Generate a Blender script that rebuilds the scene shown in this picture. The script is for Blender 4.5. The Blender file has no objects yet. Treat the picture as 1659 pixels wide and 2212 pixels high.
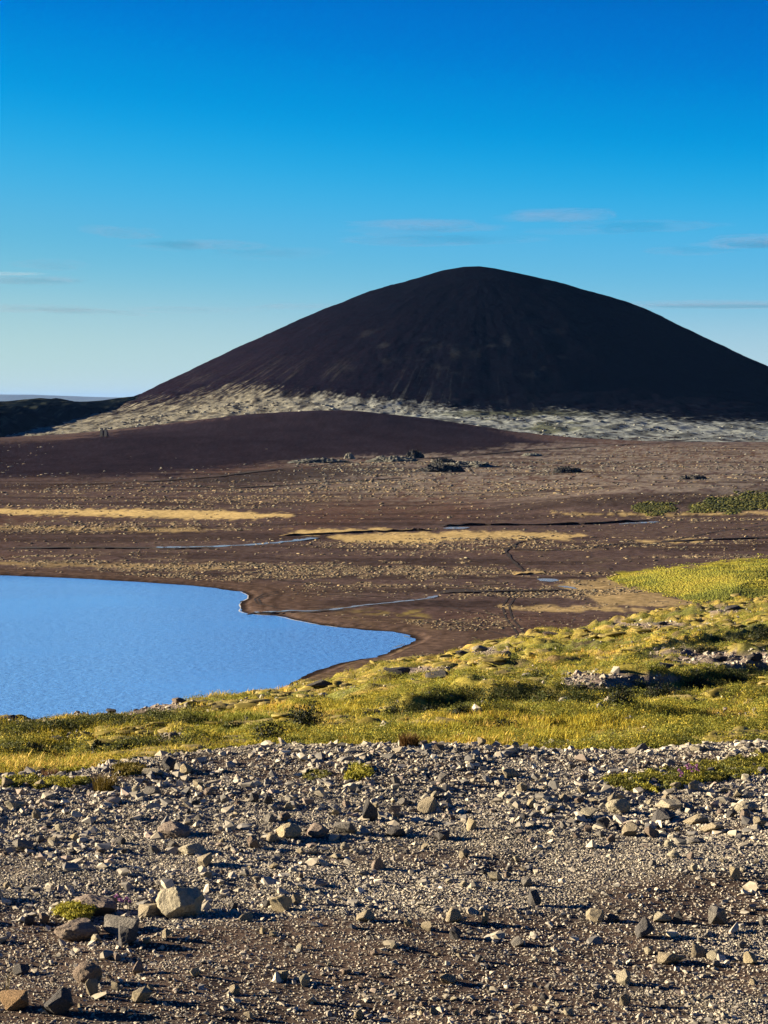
import bpy, bmesh, math, random
import numpy as np
from mathutils import Vector, Matrix
# ------------------------------------------------------------------ camera
W, H, F = 1659.0, 2212.0, 4811.0        # photograph grid used for the measurements below
HORIZON = 864.0
EYE = 1.6
PITCH = math.atan((H/2 - HORIZON)/F)
scene = bpy.context.scene
col = scene.collection
cam = bpy.data.cameras.new('camera')
cam.sensor_fit = 'VERTICAL'; cam.sensor_height = 24.0; cam.lens = 24.0*F/H
cam.clip_start = 0.1; cam.clip_end = 200000.0
camo = bpy.data.objects.new('camera', cam); col.objects.link(camo)
camo.location = (0, 0, EYE); camo.rotation_euler = (math.pi/2 - PITCH, 0, 0)
scene.camera = camo
# ------------------------------------------------------------------ sky, sun, exposure
SUN_EL, SUN_AZ = math.radians(14.0), math.radians(-78.0)   # azimuth from +Y towards +X: the sun stands to the left
EXPOSURE = 2.25
world = bpy.data.worlds.new('World'); scene.world = world; world.use_nodes = True
nt = world.node_tree; N = nt.nodes; L = nt.links
bg = N['Background']; bg.inputs['Strength'].default_value = 0.1
sky = N.new('ShaderNodeTexSky'); sky.sky_type = 'NISHITA'; sky.sun_disc = False
sky.sun_elevation = SUN_EL; sky.sun_rotation = SUN_AZ
sky.air_density = 1.0; sky.dust_density = 0.3; sky.ozone_density = 2.0
tc = N.new('ShaderNodeTexCoord'); mp = N.new('ShaderNodeMapping')
mp.inputs['Scale'].default_value = (1, 1, 2.7); mp.inputs['Location'].default_value = (0, 0, 0.045)
L.new(tc.outputs['Generated'], mp.inputs['Vector']); L.new(mp.outputs['Vector'], sky.inputs['Vector'])
sep = N.new('ShaderNodeSeparateColor'); com = N.new('ShaderNodeCombineColor'); L.new(sky.outputs[0], sep.inputs[0])
def wmath(op, a, b):
    n = N.new('ShaderNodeMath'); n.operation = op
    for i, v in enumerate((a, b)):
        if isinstance(v, (int, float)): n.inputs[i].default_value = v
        else: L.new(v, n.inputs[i])
    return n.outputs[0]
KS = 10.0/2**EXPOSURE
def graded(v, pts):                                      # tone curve of one channel, as the photograph is graded
    n = N.new('ShaderNodeFloatCurve'); c = n.mapping.curves[0]
    while len(c.points) < len(pts): c.points.new(.5, .5)
    for p, q in zip(c.points, pts): p.location = q; p.handle_type = 'AUTO_CLAMPED'
    n.mapping.update(); L.new(v, n.inputs['Value']); return wmath('MULTIPLY', n.outputs[0], KS)
r_ = graded(wmath('MULTIPLY', wmath('MAXIMUM', wmath('SUBTRACT', sep.outputs[0], 0.95), 0.0), 0.225), [(0,0),(.03,.002),(.06,.018),(.086,.042),(.141,.10),(.174,.13),(.394,.40),(.614,.50),(.83,.55),(1,.60)])
g_ = graded(wmath('MULTIPLY', wmath('POWER', wmath('DIVIDE', sep.outputs[1], 4.5), 1.35), 0.76), [(0,0),(.08,.06),(.17,.185),(.212,.285),(.296,.425),(.397,.49),(.645,.64),(.83,.69),(1,.70)])
b_ = graded(wmath('MULTIPLY', wmath('POWER', wmath('DIVIDE', sep.outputs[2], 4.1), 0.6), 0.80), [(0,0),(.437,.28),(.55,.54),(.6,.66),(.65,.735),(.716,.78),(.79,.73),(.87,.68),(1,.64)])
for i, v in enumerate((r_, g_, b_)): L.new(v, com.inputs[i])
L.new(com.outputs[0], bg.inputs['Color'])
sun = bpy.data.lights.new('sun', 'SUN'); sun.energy = 5.0; sun.angle = math.radians(0.5); sun.color = (1.0, 0.84, 0.60)
suno = bpy.data.objects.new('sun', sun); col.objects.link(suno)
sdir = Vector((math.sin(SUN_AZ)*math.cos(SUN_EL), math.cos(SUN_AZ)*math.cos(SUN_EL), math.sin(SUN_EL)))
suno.rotation_euler = sdir.to_track_quat('Z', 'Y').to_euler(); suno.location = sdir*50
vs = scene.view_settings; vs.view_transform = 'Standard'; vs.look = 'None'; vs.exposure = EXPOSURE; vs.gamma = 1.0
vs.use_curve_mapping = False
scene.cycles.max_bounces = 4; scene.cycles.diffuse_bounces = 2; scene.cycles.glossy_bounces = 2
scene.cycles.transparent_max_bounces = 8; scene.cycles.volume_bounces = 0

# ------------------------------------------------------------------ helpers
rng = np.random.default_rng(7)
CP, SP = math.cos(PITCH), math.sin(PITCH)
def ray(px, py):
    u = (np.asarray(px, float) - W/2)/F; v = -(np.asarray(py, float) - H/2)/F
    return u, CP + v*SP, -SP + v*CP                      # direction x, y, z
def on_level(px, py, z):                                 # where the ray through a pixel meets the level z
    dx, dy, dz = ray(px, py); k = (z - EYE)/dz
    return dx*k, dy*k
def slope_of(py):                                        # depression (fall per metre of depth) of a pixel row
    v = -(np.asarray(py, float) - H/2)/F
    return (SP - v*CP)/(CP + v*SP)
def project(x, y, z):
    zz = z - EYE; d = y*CP - zz*SP; v = y*SP + zz*CP
    return W/2 + F*x/d, H/2 - F*v/d
def at_depth(px, py, Y):
    dx, dy, dz = ray(px, py); return dx/dy*Y, Y, EYE + dz/dy*Y
def _h(ix, iy, iz, s):
    n = (ix*374761393 + iy*668265263 + iz*2147483647 + s*1274126177) & 0xFFFFFFFF
    n = ((n ^ (n >> 13))*1274126177) & 0xFFFFFFFF
    n = ((n ^ (n >> 16))*2246822519) & 0xFFFFFFFF
    return ((n ^ (n >> 15)) & 0xFFFFFF)/float(0xFFFFFF)
def noise(x, y, z=0.0, s=0):                             # value noise in 0..1
    x, y, z = np.broadcast_arrays(np.asarray(x, float), np.asarray(y, float), np.asarray(z, float))
    ix, iy, iz = np.floor(x).astype(np.int64), np.floor(y).astype(np.int64), np.floor(z).astype(np.int64)
    fx, fy, fz = x-ix, y-iy, z-iz
    fx, fy, fz = fx*fx*(3-2*fx), fy*fy*(3-2*fy), fz*fz*(3-2*fz)
    o = 0
    for a in (0, 1):
        for b in (0, 1):
            for c in (0, 1):
                w = (fx if a else 1-fx)*(fy if b else 1-fy)*(fz if c else 1-fz)
                o = o + w*_h(ix+a, iy+b, iz+c, s)
    return o
def fbm(x, y, z=0.0, s=0, o=4, g=0.5):
    t, a, n, k = 0, 1.0, 0, 1.0
    for i in range(o):
        t = t + a*noise(x*k, y*k, np.asarray(z)*k, s+i*17); n += a; a *= g; k *= 2.03
    return t/n
def sst(a, b, x):
    t = np.clip((x-a)/(b-a), 0, 1); return t*t*(3-2*t)
def mix(a, b, t):
    t = np.asarray(t)[..., None]; return np.asarray(a)*(1-t) + np.asarray(b)*t
def poly_sd(px, py, poly):                               # signed distance to a polygon, positive inside
    P = np.asarray(poly, float); Q = np.roll(P, -1, 0)
    d = np.full(px.shape, 1e18); ins = np.zeros(px.shape, bool)
    for (x0, y0), (x1, y1) in zip(P, Q):
        ex, ey = x1-x0, y1-y0
        t = np.clip(((px-x0)*ex + (py-y0)*ey)/(ex*ex+ey*ey+1e-12), 0, 1)
        d = np.minimum(d, (px-x0-t*ex)**2 + (py-y0-t*ey)**2)
        if y1 != y0:
            ins ^= ((y0 > py) != (y1 > py)) & (px < (x1-x0)*(py-y0)/(y1-y0)+x0)
    d = np.sqrt(d); return np.where(ins, d, -d)
def tag(o, label=None, cat=None, group=None, kind=None):
    if label: o['label'] = label
    if cat: o['category'] = cat
    if group: o['group'] = group
    if kind: o['kind'] = kind
    return o
def mesh(name, verts, faces, mat=None, smooth=True, colors=None):
    me = bpy.data.meshes.new(name)
    verts = np.ascontiguousarray(verts, dtype=np.float32)
    if isinstance(faces, np.ndarray):
        k = faces.shape[1]
        me.vertices.add(len(verts)); me.vertices.foreach_set('co', verts.ravel())
        me.loops.add(faces.size); me.loops.foreach_set('vertex_index', faces.astype(np.int32).ravel())
        me.polygons.add(len(faces)); me.polygons.foreach_set('loop_start', np.arange(len(faces), dtype=np.int32)*k)
        me.update(calc_edges=True)
    else:
        me.from_pydata([tuple(v) for v in verts], [], faces); me.update()
    if len(me.polygons): me.polygons.foreach_set('use_smooth', np.full(len(me.polygons), smooth))
    if colors is not None:
        a = me.attributes.new('albedo', 'FLOAT_COLOR', 'POINT')
        c = np.ones((len(verts), 4), np.float32); c[:, :3] = colors
        a.data.foreach_set('color', c.ravel())
    if mat: me.materials.append(mat)
    return me
def obj(name, me, parent=None, loc=(0, 0, 0), rot=(0, 0, 0), scl=(1, 1, 1)):
    o = bpy.data.objects.new(name, me); col.objects.link(o)
    o.location = loc; o.rotation_euler = rot; o.scale = scl
    if parent: o.parent = parent
    return o
def grid_faces(nr, nc):
    i = np.arange(nr*nc).reshape(nr, nc)
    return np.stack([i[:-1, :-1], i[:-1, 1:], i[1:, 1:], i[1:, :-1]], -1).reshape(-1, 4)

# ------------------------------------------------------------------ materials
ALB = 0.62
def material(name):
    m = bpy.data.materials.new(name); m.use_nodes = True
    return m, m.node_tree.nodes, m.node_tree.links, m.node_tree.nodes['Principled BSDF']
def ground_mat(name, scale, bump=0.3, rough=0.95, var=0.35, dist=0.1, spec=0.1):
    """albedo comes from the point attribute, fine grain and relief from noise"""
    m, n, l, p = material(name)
    a = n.new('ShaderNodeAttribute'); a.attribute_name = 'albedo'
    t = n.new('ShaderNodeTexCoord')
    nz = n.new('ShaderNodeTexNoise'); nz.inputs['Scale'].default_value = scale; nz.inputs['Detail'].default_value = 8
    nz.inputs['Roughness'].default_value = 0.72
    l.new(t.outputs['Object'], nz.inputs['Vector'])
    r = n.new('ShaderNodeMapRange'); r.inputs['From Min'].default_value = 0.3; r.inputs['From Max'].default_value = 0.7
    r.inputs['To Min'].default_value = ALB*(1-var); r.inputs['To Max'].default_value = ALB*(1+var)
    l.new(nz.outputs['Fac'], r.inputs['Value'])
    v = n.new('ShaderNodeVectorMath'); v.operation = 'SCALE'
    l.new(a.outputs['Color'], v.inputs[0]); l.new(r.outputs[0], v.inputs['Scale'])
    l.new(v.outputs[0], p.inputs['Base Color'])
    b = n.new('ShaderNodeBump'); b.inputs['Strength'].default_value = bump; b.inputs['Distance'].default_value = dist
    l.new(nz.outputs['Fac'], b.inputs['Height']); l.new(b.outputs[0], p.inputs['Normal'])
    p.inputs['Roughness'].default_value = rough; p.inputs['Specular IOR Level'].default_value = spec
    return m
def tint_mat(name, source, scale=40, var=0.4, bump=0.4, dist=0.01, rough=0.9, trans=0.0):
    """source: 'object' reads the object's colour, 'instance' the colour carried by each scattered piece"""
    m, n, l, p = material(name)
    if source == 'object':
        a = n.new('ShaderNodeObjectInfo'); c = a.outputs['Color']
    else:
        a = n.new('ShaderNodeAttribute'); a.attribute_type = 'INSTANCER'; a.attribute_name = 'tint'; c = a.outputs['Color']
    t = n.new('ShaderNodeTexCoord')
    nz = n.new('ShaderNodeTexNoise'); nz.inputs['Scale'].default_value = scale; nz.inputs['Detail'].default_value = 6
    nz.inputs['Roughness'].default_value = 0.7
    l.new(t.outputs['Object'], nz.inputs['Vector'])
    r = n.new('ShaderNodeMapRange'); r.inputs['From Min'].default_value = 0.3; r.inputs['From Max'].default_value = 0.7
    r.inputs['To Min'].default_value = ALB*(1-var); r.inputs['To Max'].default_value = ALB*(1+var)
    l.new(nz.outputs['Fac'], r.inputs['Value'])
    v = n.new('ShaderNodeVectorMath'); v.operation = 'SCALE'
    l.new(c, v.inputs[0]); l.new(r.outputs[0], v.inputs['Scale']); l.new(v.outputs[0], p.inputs['Base Color'])
    if bump:
        b = n.new('ShaderNodeBump'); b.inputs['Strength'].default_value = bump; b.inputs['Distance'].default_value = dist
        l.new(nz.outputs['Fac'], b.inputs['Height']); l.new(b.outputs[0], p.inputs['Normal'])
    p.inputs['Roughness'].default_value = rough; p.inputs['Specular IOR Level'].default_value = 0.15
    if trans:
        tr = n.new('ShaderNodeBsdfTranslucent'); l.new(v.outputs[0], tr.inputs['Color'])
        mx = n.new('ShaderNodeMixShader'); mx.inputs[0].default_value = trans
        l.new(p.outputs[0], mx.inputs[1]); l.new(tr.outputs[0], mx.inputs[2])
        l.new(mx.outputs[0], n['Material Output'].inputs['Surface'])
    return m
def water_mat(name, deep, scale, bump, rough):
    m, n, l, p = material(name)
    p.inputs['Base Color'].default_value = (*deep, 1); p.inputs['Roughness'].default_value = rough; p.inputs['IOR'].default_value = 1.333
    t = n.new('ShaderNodeTexCoord'); mpn = n.new('ShaderNodeMapping'); mpn.inputs['Scale'].default_value = (0.6, 1.3, 1)
    mpn.inputs['Rotation'].default_value = (0, 0, math.radians(12))
    a = n.new('ShaderNodeTexNoise'); a.inputs['Scale'].default_value = scale; a.inputs['Detail'].default_value = 5; a.inputs['Roughness'].default_value = 0.6
    l.new(t.outputs['Object'], mpn.inputs[0]); l.new(mpn.outputs[0], a.inputs['Vector'])
    b = n.new('ShaderNodeBump'); b.inputs['Distance'].default_value = 0.5
    w = n.new('ShaderNodeTexNoise'); w.inputs['Scale'].default_value = 0.022; w.inputs['Detail'].default_value = 3; l.new(mpn.outputs[0], w.inputs['Vector'])   # wind lanes
    wr = n.new('ShaderNodeMapRange'); wr.inputs['From Min'].default_value = .35; wr.inputs['From Max'].default_value = .65; wr.inputs['To Min'].default_value = bump*.45; wr.inputs['To Max'].default_value = bump*1.35
    l.new(w.outputs['Fac'], wr.inputs['Value']); l.new(wr.outputs[0], b.inputs['Strength'])
    l.new(a.outputs['Fac'], b.inputs['Height']); l.new(b.outputs[0], p.inputs['Normal'])
    return m
M_PLAIN = ground_mat('plain_soil', 0.4, 0.7, var=0.6, dist=0.25, spec=0.0)
M_HILL = ground_mat('cinder_slope', 0.22, 0.6, var=0.55, dist=0.8, spec=0.0)
M_SLOPE = ground_mat('heath_ground', 5.0, 1.0, var=0.6, dist=0.10)
M_GROUND = ground_mat('gravel_soil', 90.0, 0.9, var=0.5, dist=0.008)
M_ROCK = tint_mat('rock', 'object', 9, 0.42, 0.7, 0.03)
M_GRAVEL = tint_mat('gravel_stone', 'instance', 2.0, 0.3, 0.0)
M_LEAF = tint_mat('foliage', 'instance', 6.0, 0.3, 0.0, rough=0.7, trans=0.25)
M_LEAFO = tint_mat('shrub_leaf', 'object', 14.0, 0.45, 0.0, rough=0.7, trans=0.2)
M_TUFT = tint_mat('tussock', 'instance', 1.0, 0.3, 0.0)
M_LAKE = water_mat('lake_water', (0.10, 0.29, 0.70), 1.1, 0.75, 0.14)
M_STREAM = water_mat('stream_water', (0.22, 0.25, 0.27), 2.5, 0.25, 0.15)

# ------------------------------------------------------------------ volcano, ridge, far hills
PLAIN_Z, LAKE_Z = -50.0, -50.35
HILL_Y = 3600.0
HILL_X = (1035-W/2)/F*HILL_Y
PR = {180: [(0,215),(26,214),(60,208),(100,196),(176,175),(250,146),(325,113),(400,79),(475,43),(542,9),(600,-14),(700,-32),(850,-46),(1000,-57)],
      270: [(0,215),(30,211),(100,188),(200,142),(300,92),(400,40),(455,8),(500,-9),(560,-16),(650,-24),(800,-38),(950,-50),(1050,-57)],
      0: [(0,215),(26,211),(64,203),(123,190),(198,168),(243,154),(273,142),(348,106),(423,70),(467,50),(560,4),(620,-26),(680,-36),(780,-42),(950,-57)],
      90: [(0,215),(30,212),(100,190),(200,145),(300,95),(400,42),(470,5),(560,-20),(700,-38),(900,-57)]}
def profile(k, r):
    p = np.array(PR[k], float); return np.interp(r, p[:, 0], p[:, 1])
def hill_height(dx, dy):
    r = np.hypot(dx, dy); c, s = dx/(r+1e-6), dy/(r+1e-6)
    wl, wr = np.where(c < 0, c*c, 0), np.where(c > 0, c*c, 0)
    wf, wb = np.where(s < 0, s*s, 0), np.where(s > 0, s*s, 0)
    z = wl*profile(180, r) + wr*profile(0, r) + wf*profile(270, r) + wb*profile(90, r)
    th = np.arctan2(dy, dx)
    gl = (fbm(np.cos(th)*9, np.sin(th)*9, r/420, 5, 3)-.5)*3.5*sst(60, 330, r)*sst(1000, 600, r)
    z = z + gl + (fbm(dx/28, dy/28, 0, 8, 5, .6)-.5)*4.0*sst(10, 150, r)
    # low steps and bumps where the cone runs out
    z = z + (fbm(dx/16, dy/16, 0, 21, 3)-.5)*4.5*sst(430, 520, r)*sst(1000, 760, r)
    return z + EYE
nth, nr_ = 760, 330
th = np.concatenate([np.linspace(math.radians(170), math.radians(370), 1040, endpoint=False), np.linspace(math.radians(10), math.radians(170), 80)])
th = th[:-1]; nth = len(th)
rr = np.concatenate([np.linspace(0.5, 380, 120), np.linspace(382, 1050, 230)])
RR, TH = np.meshgrid(rr, th, indexing='ij')
hx, hy = RR*np.cos(TH), RR*np.sin(TH); hz = hill_height(hx, hy)
X, Y = hx+HILL_X, hy+HILL_Y
PX, PY = project(X, Y, hz)
# albedo: black cinder, the sunlit left flank painted in as lighter violet; grey moss climbing in streaks from the foot
streak = fbm(TH*120, RR/80, 0, 31, 5, .6); fine = fbm(X/7, Y/7, hz/7, 33, 4, .7); big = fbm(X/70, Y/70, 0, 35, 3)
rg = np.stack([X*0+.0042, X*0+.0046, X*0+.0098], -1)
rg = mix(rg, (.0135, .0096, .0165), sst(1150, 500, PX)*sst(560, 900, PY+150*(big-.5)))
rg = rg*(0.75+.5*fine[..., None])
mx_ = np.interp(PX, [-200,150,250,350,450,560,650,800,900,1000,1100,1200,1400,1500,1659,2200], [945,915,900,885,868,855,862,866,876,890,899,893,906,914,924,930])
m = sst(-12-16*sst(800, 450, PX), 9, PY - mx_ + (streak-.5)*(20+48*sst(800, 450, PX)) + (fine-.5)*46 + (big-.5)*14)
sparse = sst(.56, .74, streak)*sst(-120, -10, PY-mx_)*sst(.35,.6,big)*.12*sst(1250, 900, PX)
cliff = .6*sst(.60, .78, fbm(X/26, Y/26, hz/34, 41, 4))*sst(120, 40, np.abs(PY-795))*sst(330, 150, np.abs(PX-1010))*.10
dk = sst(.52, .66, fbm(X/14, Y/40, 0, 44, 5, .65))*.85
mossc = mix((.27, .255, .20), (.30, .33, .315), sst(500, 1000, PX))
mossc = mossc*(0.55+.9*fine[..., None])
mossc = mix(mossc, (.09, .10, .05), sst(.52, .7, big)*sst(260, 60, np.abs(PX-1120))*.8)
rg = mix(rg, mossc, np.clip(m*(1-dk*.8)+sparse+cliff, 0, 1))
out = sst(.5, .62, fbm(X/22, Y/22, 0, 47, 5, .65)+(RR-900)/500)*sst(640, 840, RR)
rg = mix(rg, (.030, .022, .024), np.clip(out, 0, 1)*.9)
fc = grid_faces(len(rr), nth)
i = np.arange(len(rr)*nth).reshape(len(rr), nth)
wrap = np.stack([i[:-1, -1], i[:-1, 0], i[1:, 0], i[1:, -1]], -1).reshape(-1, 4)
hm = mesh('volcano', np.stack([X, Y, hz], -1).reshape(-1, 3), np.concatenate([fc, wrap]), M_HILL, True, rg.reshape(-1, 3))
tag(obj('volcano_hill', hm), 'dark rounded volcanic cone with grey moss round its foot', kind='structure')

def ridge(name, label, pts, Yc, depth, foot, seed, c0, c1, amt, nx=420, ny=150, mat=M_HILL, taper=False):
    """a long low hill: crest heights from the skyline points, running down to the plain before and behind"""
    p = np.array(pts, float)
    xs = np.linspace(p[0, 0], p[-1, 0], nx); cz = np.interp(xs, p[:, 0], p[:, 1])
    cx, cyy, czz = at_depth(xs, cz, Yc)
    v = np.linspace(-1, 1, ny)
    U, V = np.meshgrid(cx, v, indexing='xy'); CZ = np.broadcast_to(czz, U.shape)
    dp = np.interp(xs, [-700, 60, 200, 330], [depth, depth, depth*.45, depth*.2]) if taper else np.full(nx, depth)
    Yv = Yc + V*dp[None]
    hgt = CZ - foot
    z = foot + hgt*(1-np.abs(V)**1.5) + (fbm(U/60, Yv/60, 0, seed, 5)-.5)*hgt*.55*np.minimum(1, (np.abs(V)*3)) - 3*(np.abs(V) > .98)
    f = fbm(U/14, Yv/30, 0, seed+3, 5, .65)
    c = mix(np.broadcast_to(np.array(c0), U.shape+(3,)), c1, sst(.55, .72, f)*amt)
    o = obj(name, mesh(name, np.stack([U, Yv, z], -1).reshape(-1, 3), grid_faces(ny, nx), mat, True, c.reshape(-1, 3)))
    return tag(o, label, kind='structure')
ridge('dark_hills', 'low dark mossy lava hills left of the volcano', [(-700,905),(-400,885),(-200,872),(-60,870),(0,868),(40,865),(90,860),(130,863),(165,869),(220,865),(260,859),(300,855),(345,858),(420,880),(520,920)],
      3500, 820, PLAIN_Z-1, 61, (.004, .007, .010), (.05, .058, .045), .9, taper=True)
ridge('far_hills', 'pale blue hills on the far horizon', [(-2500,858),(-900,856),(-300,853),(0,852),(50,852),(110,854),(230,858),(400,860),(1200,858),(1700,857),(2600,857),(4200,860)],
      42000, 3000, PLAIN_Z, 71, (.20, .26, .32), (.16, .22, .28), .5, nx=160, ny=14)  # paleness of distant haze is partly put into these blue albedos

# ------------------------------------------------------------------ the plain with the lake basin
SHORE = [(-2600,1222),(-1200,1230),(-300,1238),(0,1243),(140,1248),(280,1256),(400,1264),(470,1271),(520,1278),(537,1286),(536,1293),(524,1299),(518,1306),(521,1313),(517,1320),(530,1325),(560,1328),(598,1330),(640,1340),(670,1346),(730,1355),(790,1361),(845,1365),(880,1372),(895,1381),(880,1390),(862,1398),(840,1408),(805,1419),(760,1428),(725,1436),(690,1447),(660,1462),(640,1472),(610,1485),(560,1500),(400,1540),(0,1640),(-1000,1700),(-2600,1700)]
SH_W = np.stack(on_level([p[0] for p in SHORE], [p[1] for p in SHORE], LAKE_Z), -1)
def mounds(x, y):
    z = 37*np.exp(-((x+85)/255)**2-((y-2960)/440)**2)*(1+.10*(fbm(x/60, y/60, 0, 169, 4)-.5))               # dark cinder fan before the cone
    z = z + 9*np.exp(-((x+260)/330)**2-((y-2300)/260)**2)
    for px, py, sx, sy, hgt in ((1420,1092,60,70,4.6),(1250,1104,38,42,2.4),(1620,1075,90,120,8.0),(1560,1030,150,150,4.0),
                                (900,1008,70,90,3.0),(1130,1000,80,60,2.2),(600,1030,150,60,2.0)):
        mx0, my0 = on_level(px, py, PLAIN_Z); z = z + hgt*np.exp(-((x-mx0)/sx)**2-((y-my0)/sy)**2)
    return z
KNOLL = [(1318,1252),(1360,1240),(1440,1230),(1520,1222),(1590,1212),(1659,1205),(1900,1190),(2400,1180),(2400,1330),(1800,1330),(1660,1300),(1560,1302),(1500,1296),(1440,1285),(1380,1270),(1330,1260)]
KN_W = np.stack(on_level([p[0] for p in KNOLL], [p[1] for p in KNOLL], PLAIN_Z), -1)
def plain_z(x, y):
    sd = poly_sd(x, y, SH_W)
    sd = sd + ((fbm(x/7, y/7, 0, 181, 4, .6)-.5)*3.2)*sst(12, 4, np.abs(sd))
    und = (fbm(x/45, y/45, 0, 3, 4)-.5)*1.3 + (fbm(x/11, y/11, 0, 4, 3)-.5)*.35
    far = np.clip(-sd/60, 0, 1)
    z = PLAIN_Z - .35 + np.clip(-sd*.045, -1.2, .35) + (und+.25)*far*sst(300, 500, y)
    bank = .28*sst(2.0, 3.2, -sd+1.5*(noise(x/9, y/9, 0, 9)-.5))*sst(60, 20, -sd)
    k = poly_sd(x, y, KN_W)
    z = z + bank + 3.6*sst(-2, 26, k)*(1+.5*(fbm(x/14, y/14, 0, 14, 3)-.5))
    return z + mounds(x, y)*sst(500, 900, y)
SPOTS = [(700,1235,560,42,1.0),(150,1210,420,14,.9),(1000,1180,420,20,.55),(420,1070,470,34,.55),(300,1094,400,9,.9),(1000,1158,300,12,.9),(1000,1045,420,36,.6),
         (1220,1262,230,32,1.0),(1270,1300,260,10,.9),(1130,1290,180,26,.8),(1480,1000,420,50,.5),(640,1052,220,12,.7),(1450,1172,260,14,.6),(1550,1125,300,10,.5),
         (1000,1342,150,26,.45),(760,1340,160,18,.25),(830,1425,200,40,.35),(250,1140,420,16,.6),(1550,1205,250,10,.6),(1600,1060,200,30,.35),(900,1008,300,16,1.0),(1100,1015,260,14,.8)]
def tuft_density(px, py, x, y):                         # how thickly dry tussocks grow: patches set by drainage
    d = np.full(np.shape(px), .06)
    for cx, cy, rx, ry, a in SPOTS: d = np.maximum(d, a*sst(1.0, .3, ((px-cx)/rx)**2+((py-cy)/ry)**2))
    cl = fbm(x/75, y/17, 0, 161, 3)*.6+fbm(x/5, y/9, 0, 162, 3)*.4; sdl = poly_sd(x, y, SH_W)
    d = d*sst(.43, .58, cl)*sst(7, 14, -sdl)*np.where(poly_sd(px, py, [(160,962),(650,876),(900,890),(1150,950),(900,982),(600,998),(0,1026)]) > 0, .03, 1)
    return d*np.where(poly_sd(px, py, KNOLL) > 0, 0, 1)
t_ = np.concatenate([np.linspace(-2.5, -.26, 50, endpoint=False), np.linspace(-.26, .26, 560), np.linspace(.26, 2.5, 51)[1:]])
yy = np.concatenate([1/np.linspace(1/220., 1/330., 24, endpoint=False), 1/np.linspace(1/330., 1/5200., 440), 1/np.linspace(1/5200., 1/75000., 24)[1:]])
T, Yg = np.meshgrid(t_, yy); Xg = T*Yg; Zg = plain_z(Xg, Yg)
PX, PY = project(Xg, Yg, Zg)
wob = (fbm(Xg/20, Yg/60, 0, 51, 4)-.5); wob2 = fbm(Xg/3.5, Yg/9, 0, 53, 4); wob3 = fbm(Xg/90, Yg/200, 0, 55, 4)
C = np.empty(Xg.shape+(3,)); C[:] = (.070, .050, .048)
C = mix(C, (.078, .047, .039), sst(.45, .62, wob3)*.8)
C = mix(C, (.090, .068, .054), sst(.50, .70, wob2)*sst(.40, .6, fbm(Xg/50, Yg/130, 0, 57, 3))*.7)
C = mix(C, (.185, .160, .138), sst(1115, 1040, PY)*sst(450, 850, PX)*sst(.32, .58, wob2)*.8*sst(940, 975, PY))
C = mix(C, (.034, .025, .024), sst(.53, .64, fbm(Xg/110, Yg/20, 0, 173, 4))*.7)
C = mix(C, (.21, .155, .10), np.clip(tuft_density(PX, PY, Xg, Yg)*sst(.35, .6, fbm(Xg/2.2, Yg/5, 0, 163, 3)), 0, 1)*.75)
def region(poly, edge, amp=6.0):
    return sst(-edge, edge, poly_sd(PX + wob*90, PY + (wob2-.5)*amp*1.6 + wob*amp, poly))
cind = np.array((.019, .0145, .020))*(.55+.9*fbm(Xg/30, Yg/70, 0, 167, 5, .65))[..., None]
C = mix(C, cind, region([(-800,950),(0,955),(160,950),(300,925),(450,902),(560,885),(650,873),(760,868),(900,888),(1000,912),(1100,935),(1190,955),(1060,972),(900,984),(700,992),(600,1002),(450,1016),(300,1030),(150,1030),(0,1034),(-800,1050)], 8, 10))
C = mix(C, (.034, .028, .028), region([(380,1040),(620,1010),(760,1005),(930,1012),(900,1022),(700,1034),(520,1048)], 5)*.8)
straw = (.46, .34, .15)
for poly, am in (([(-900,1088),(0,1099),(300,1101),(500,1104),(640,1111),(655,1116),(500,1122),(250,1116),(0,1111),(-900,1104)], 1.0),
             ([(590,1150),(650,1146),(760,1144),(850,1142),(860,1147),(730,1153),(640,1156)], .9),
             ([(720,1160),(860,1150),(960,1148),(1120,1148),(1260,1156),(1240,1166),(1000,1168),(880,1176),(760,1172)], .8),
             ([(1370,1168),(1450,1166),(1510,1164),(1515,1171),(1400,1174)], .7),
             ([(-500,1206),(0,1213),(200,1216),(420,1220),(560,1226),(400,1232),(200,1226),(0,1220)], .35),
             ([(-500,1130),(0,1136),(300,1140),(500,1143),(430,1149),(200,1146),(0,1142)], .45),
             ([(1180,1106),(1320,1108),(1460,1110),(1659,1104),(1659,1110),(1450,1116),(1250,1112)], .7),
             ([(1180,1262),(1260,1250),(1330,1250),(1340,1262),(1420,1282),(1520,1302),(1480,1312),(1300,1308),(1250,1290)], .45),
             ([(870,1340),(900,1338),(960,1360),(940,1366)], .8),
             ([(1080,1308),(1250,1310),(1400,1316),(1440,1322),(1300,1322),(1100,1318)], .6)):
    C = mix(C, straw, sst(.25, .75, region(poly, 6, 5)+(fbm(Xg/2.5, Yg/14, 0, 165, 4)-.5)*1.3)*am*region(poly, 6, 5)**.3)
for poly, am in (([(640,1328),(760,1322),(820,1315),(900,1318),(930,1345),(880,1362),(780,1352),(690,1340)], .55),
             ([(660,1450),(760,1420),(860,1395),(930,1400),(1000,1420),(900,1470),(700,1500),(600,1510)], .9)):
    C = mix(C, (.24, .19, .05), region(poly, 10, 16)*sst(.40, .6, wob2)*am)
kn = sst(.3, .8, region(KNOLL, 14, 8)+(wob2-.5)*.9)
C = mix(C, mix((.22, .20, .028), (.12, .14, .022), sst(1262, 1292, PY+wob*30)), kn)
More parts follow.
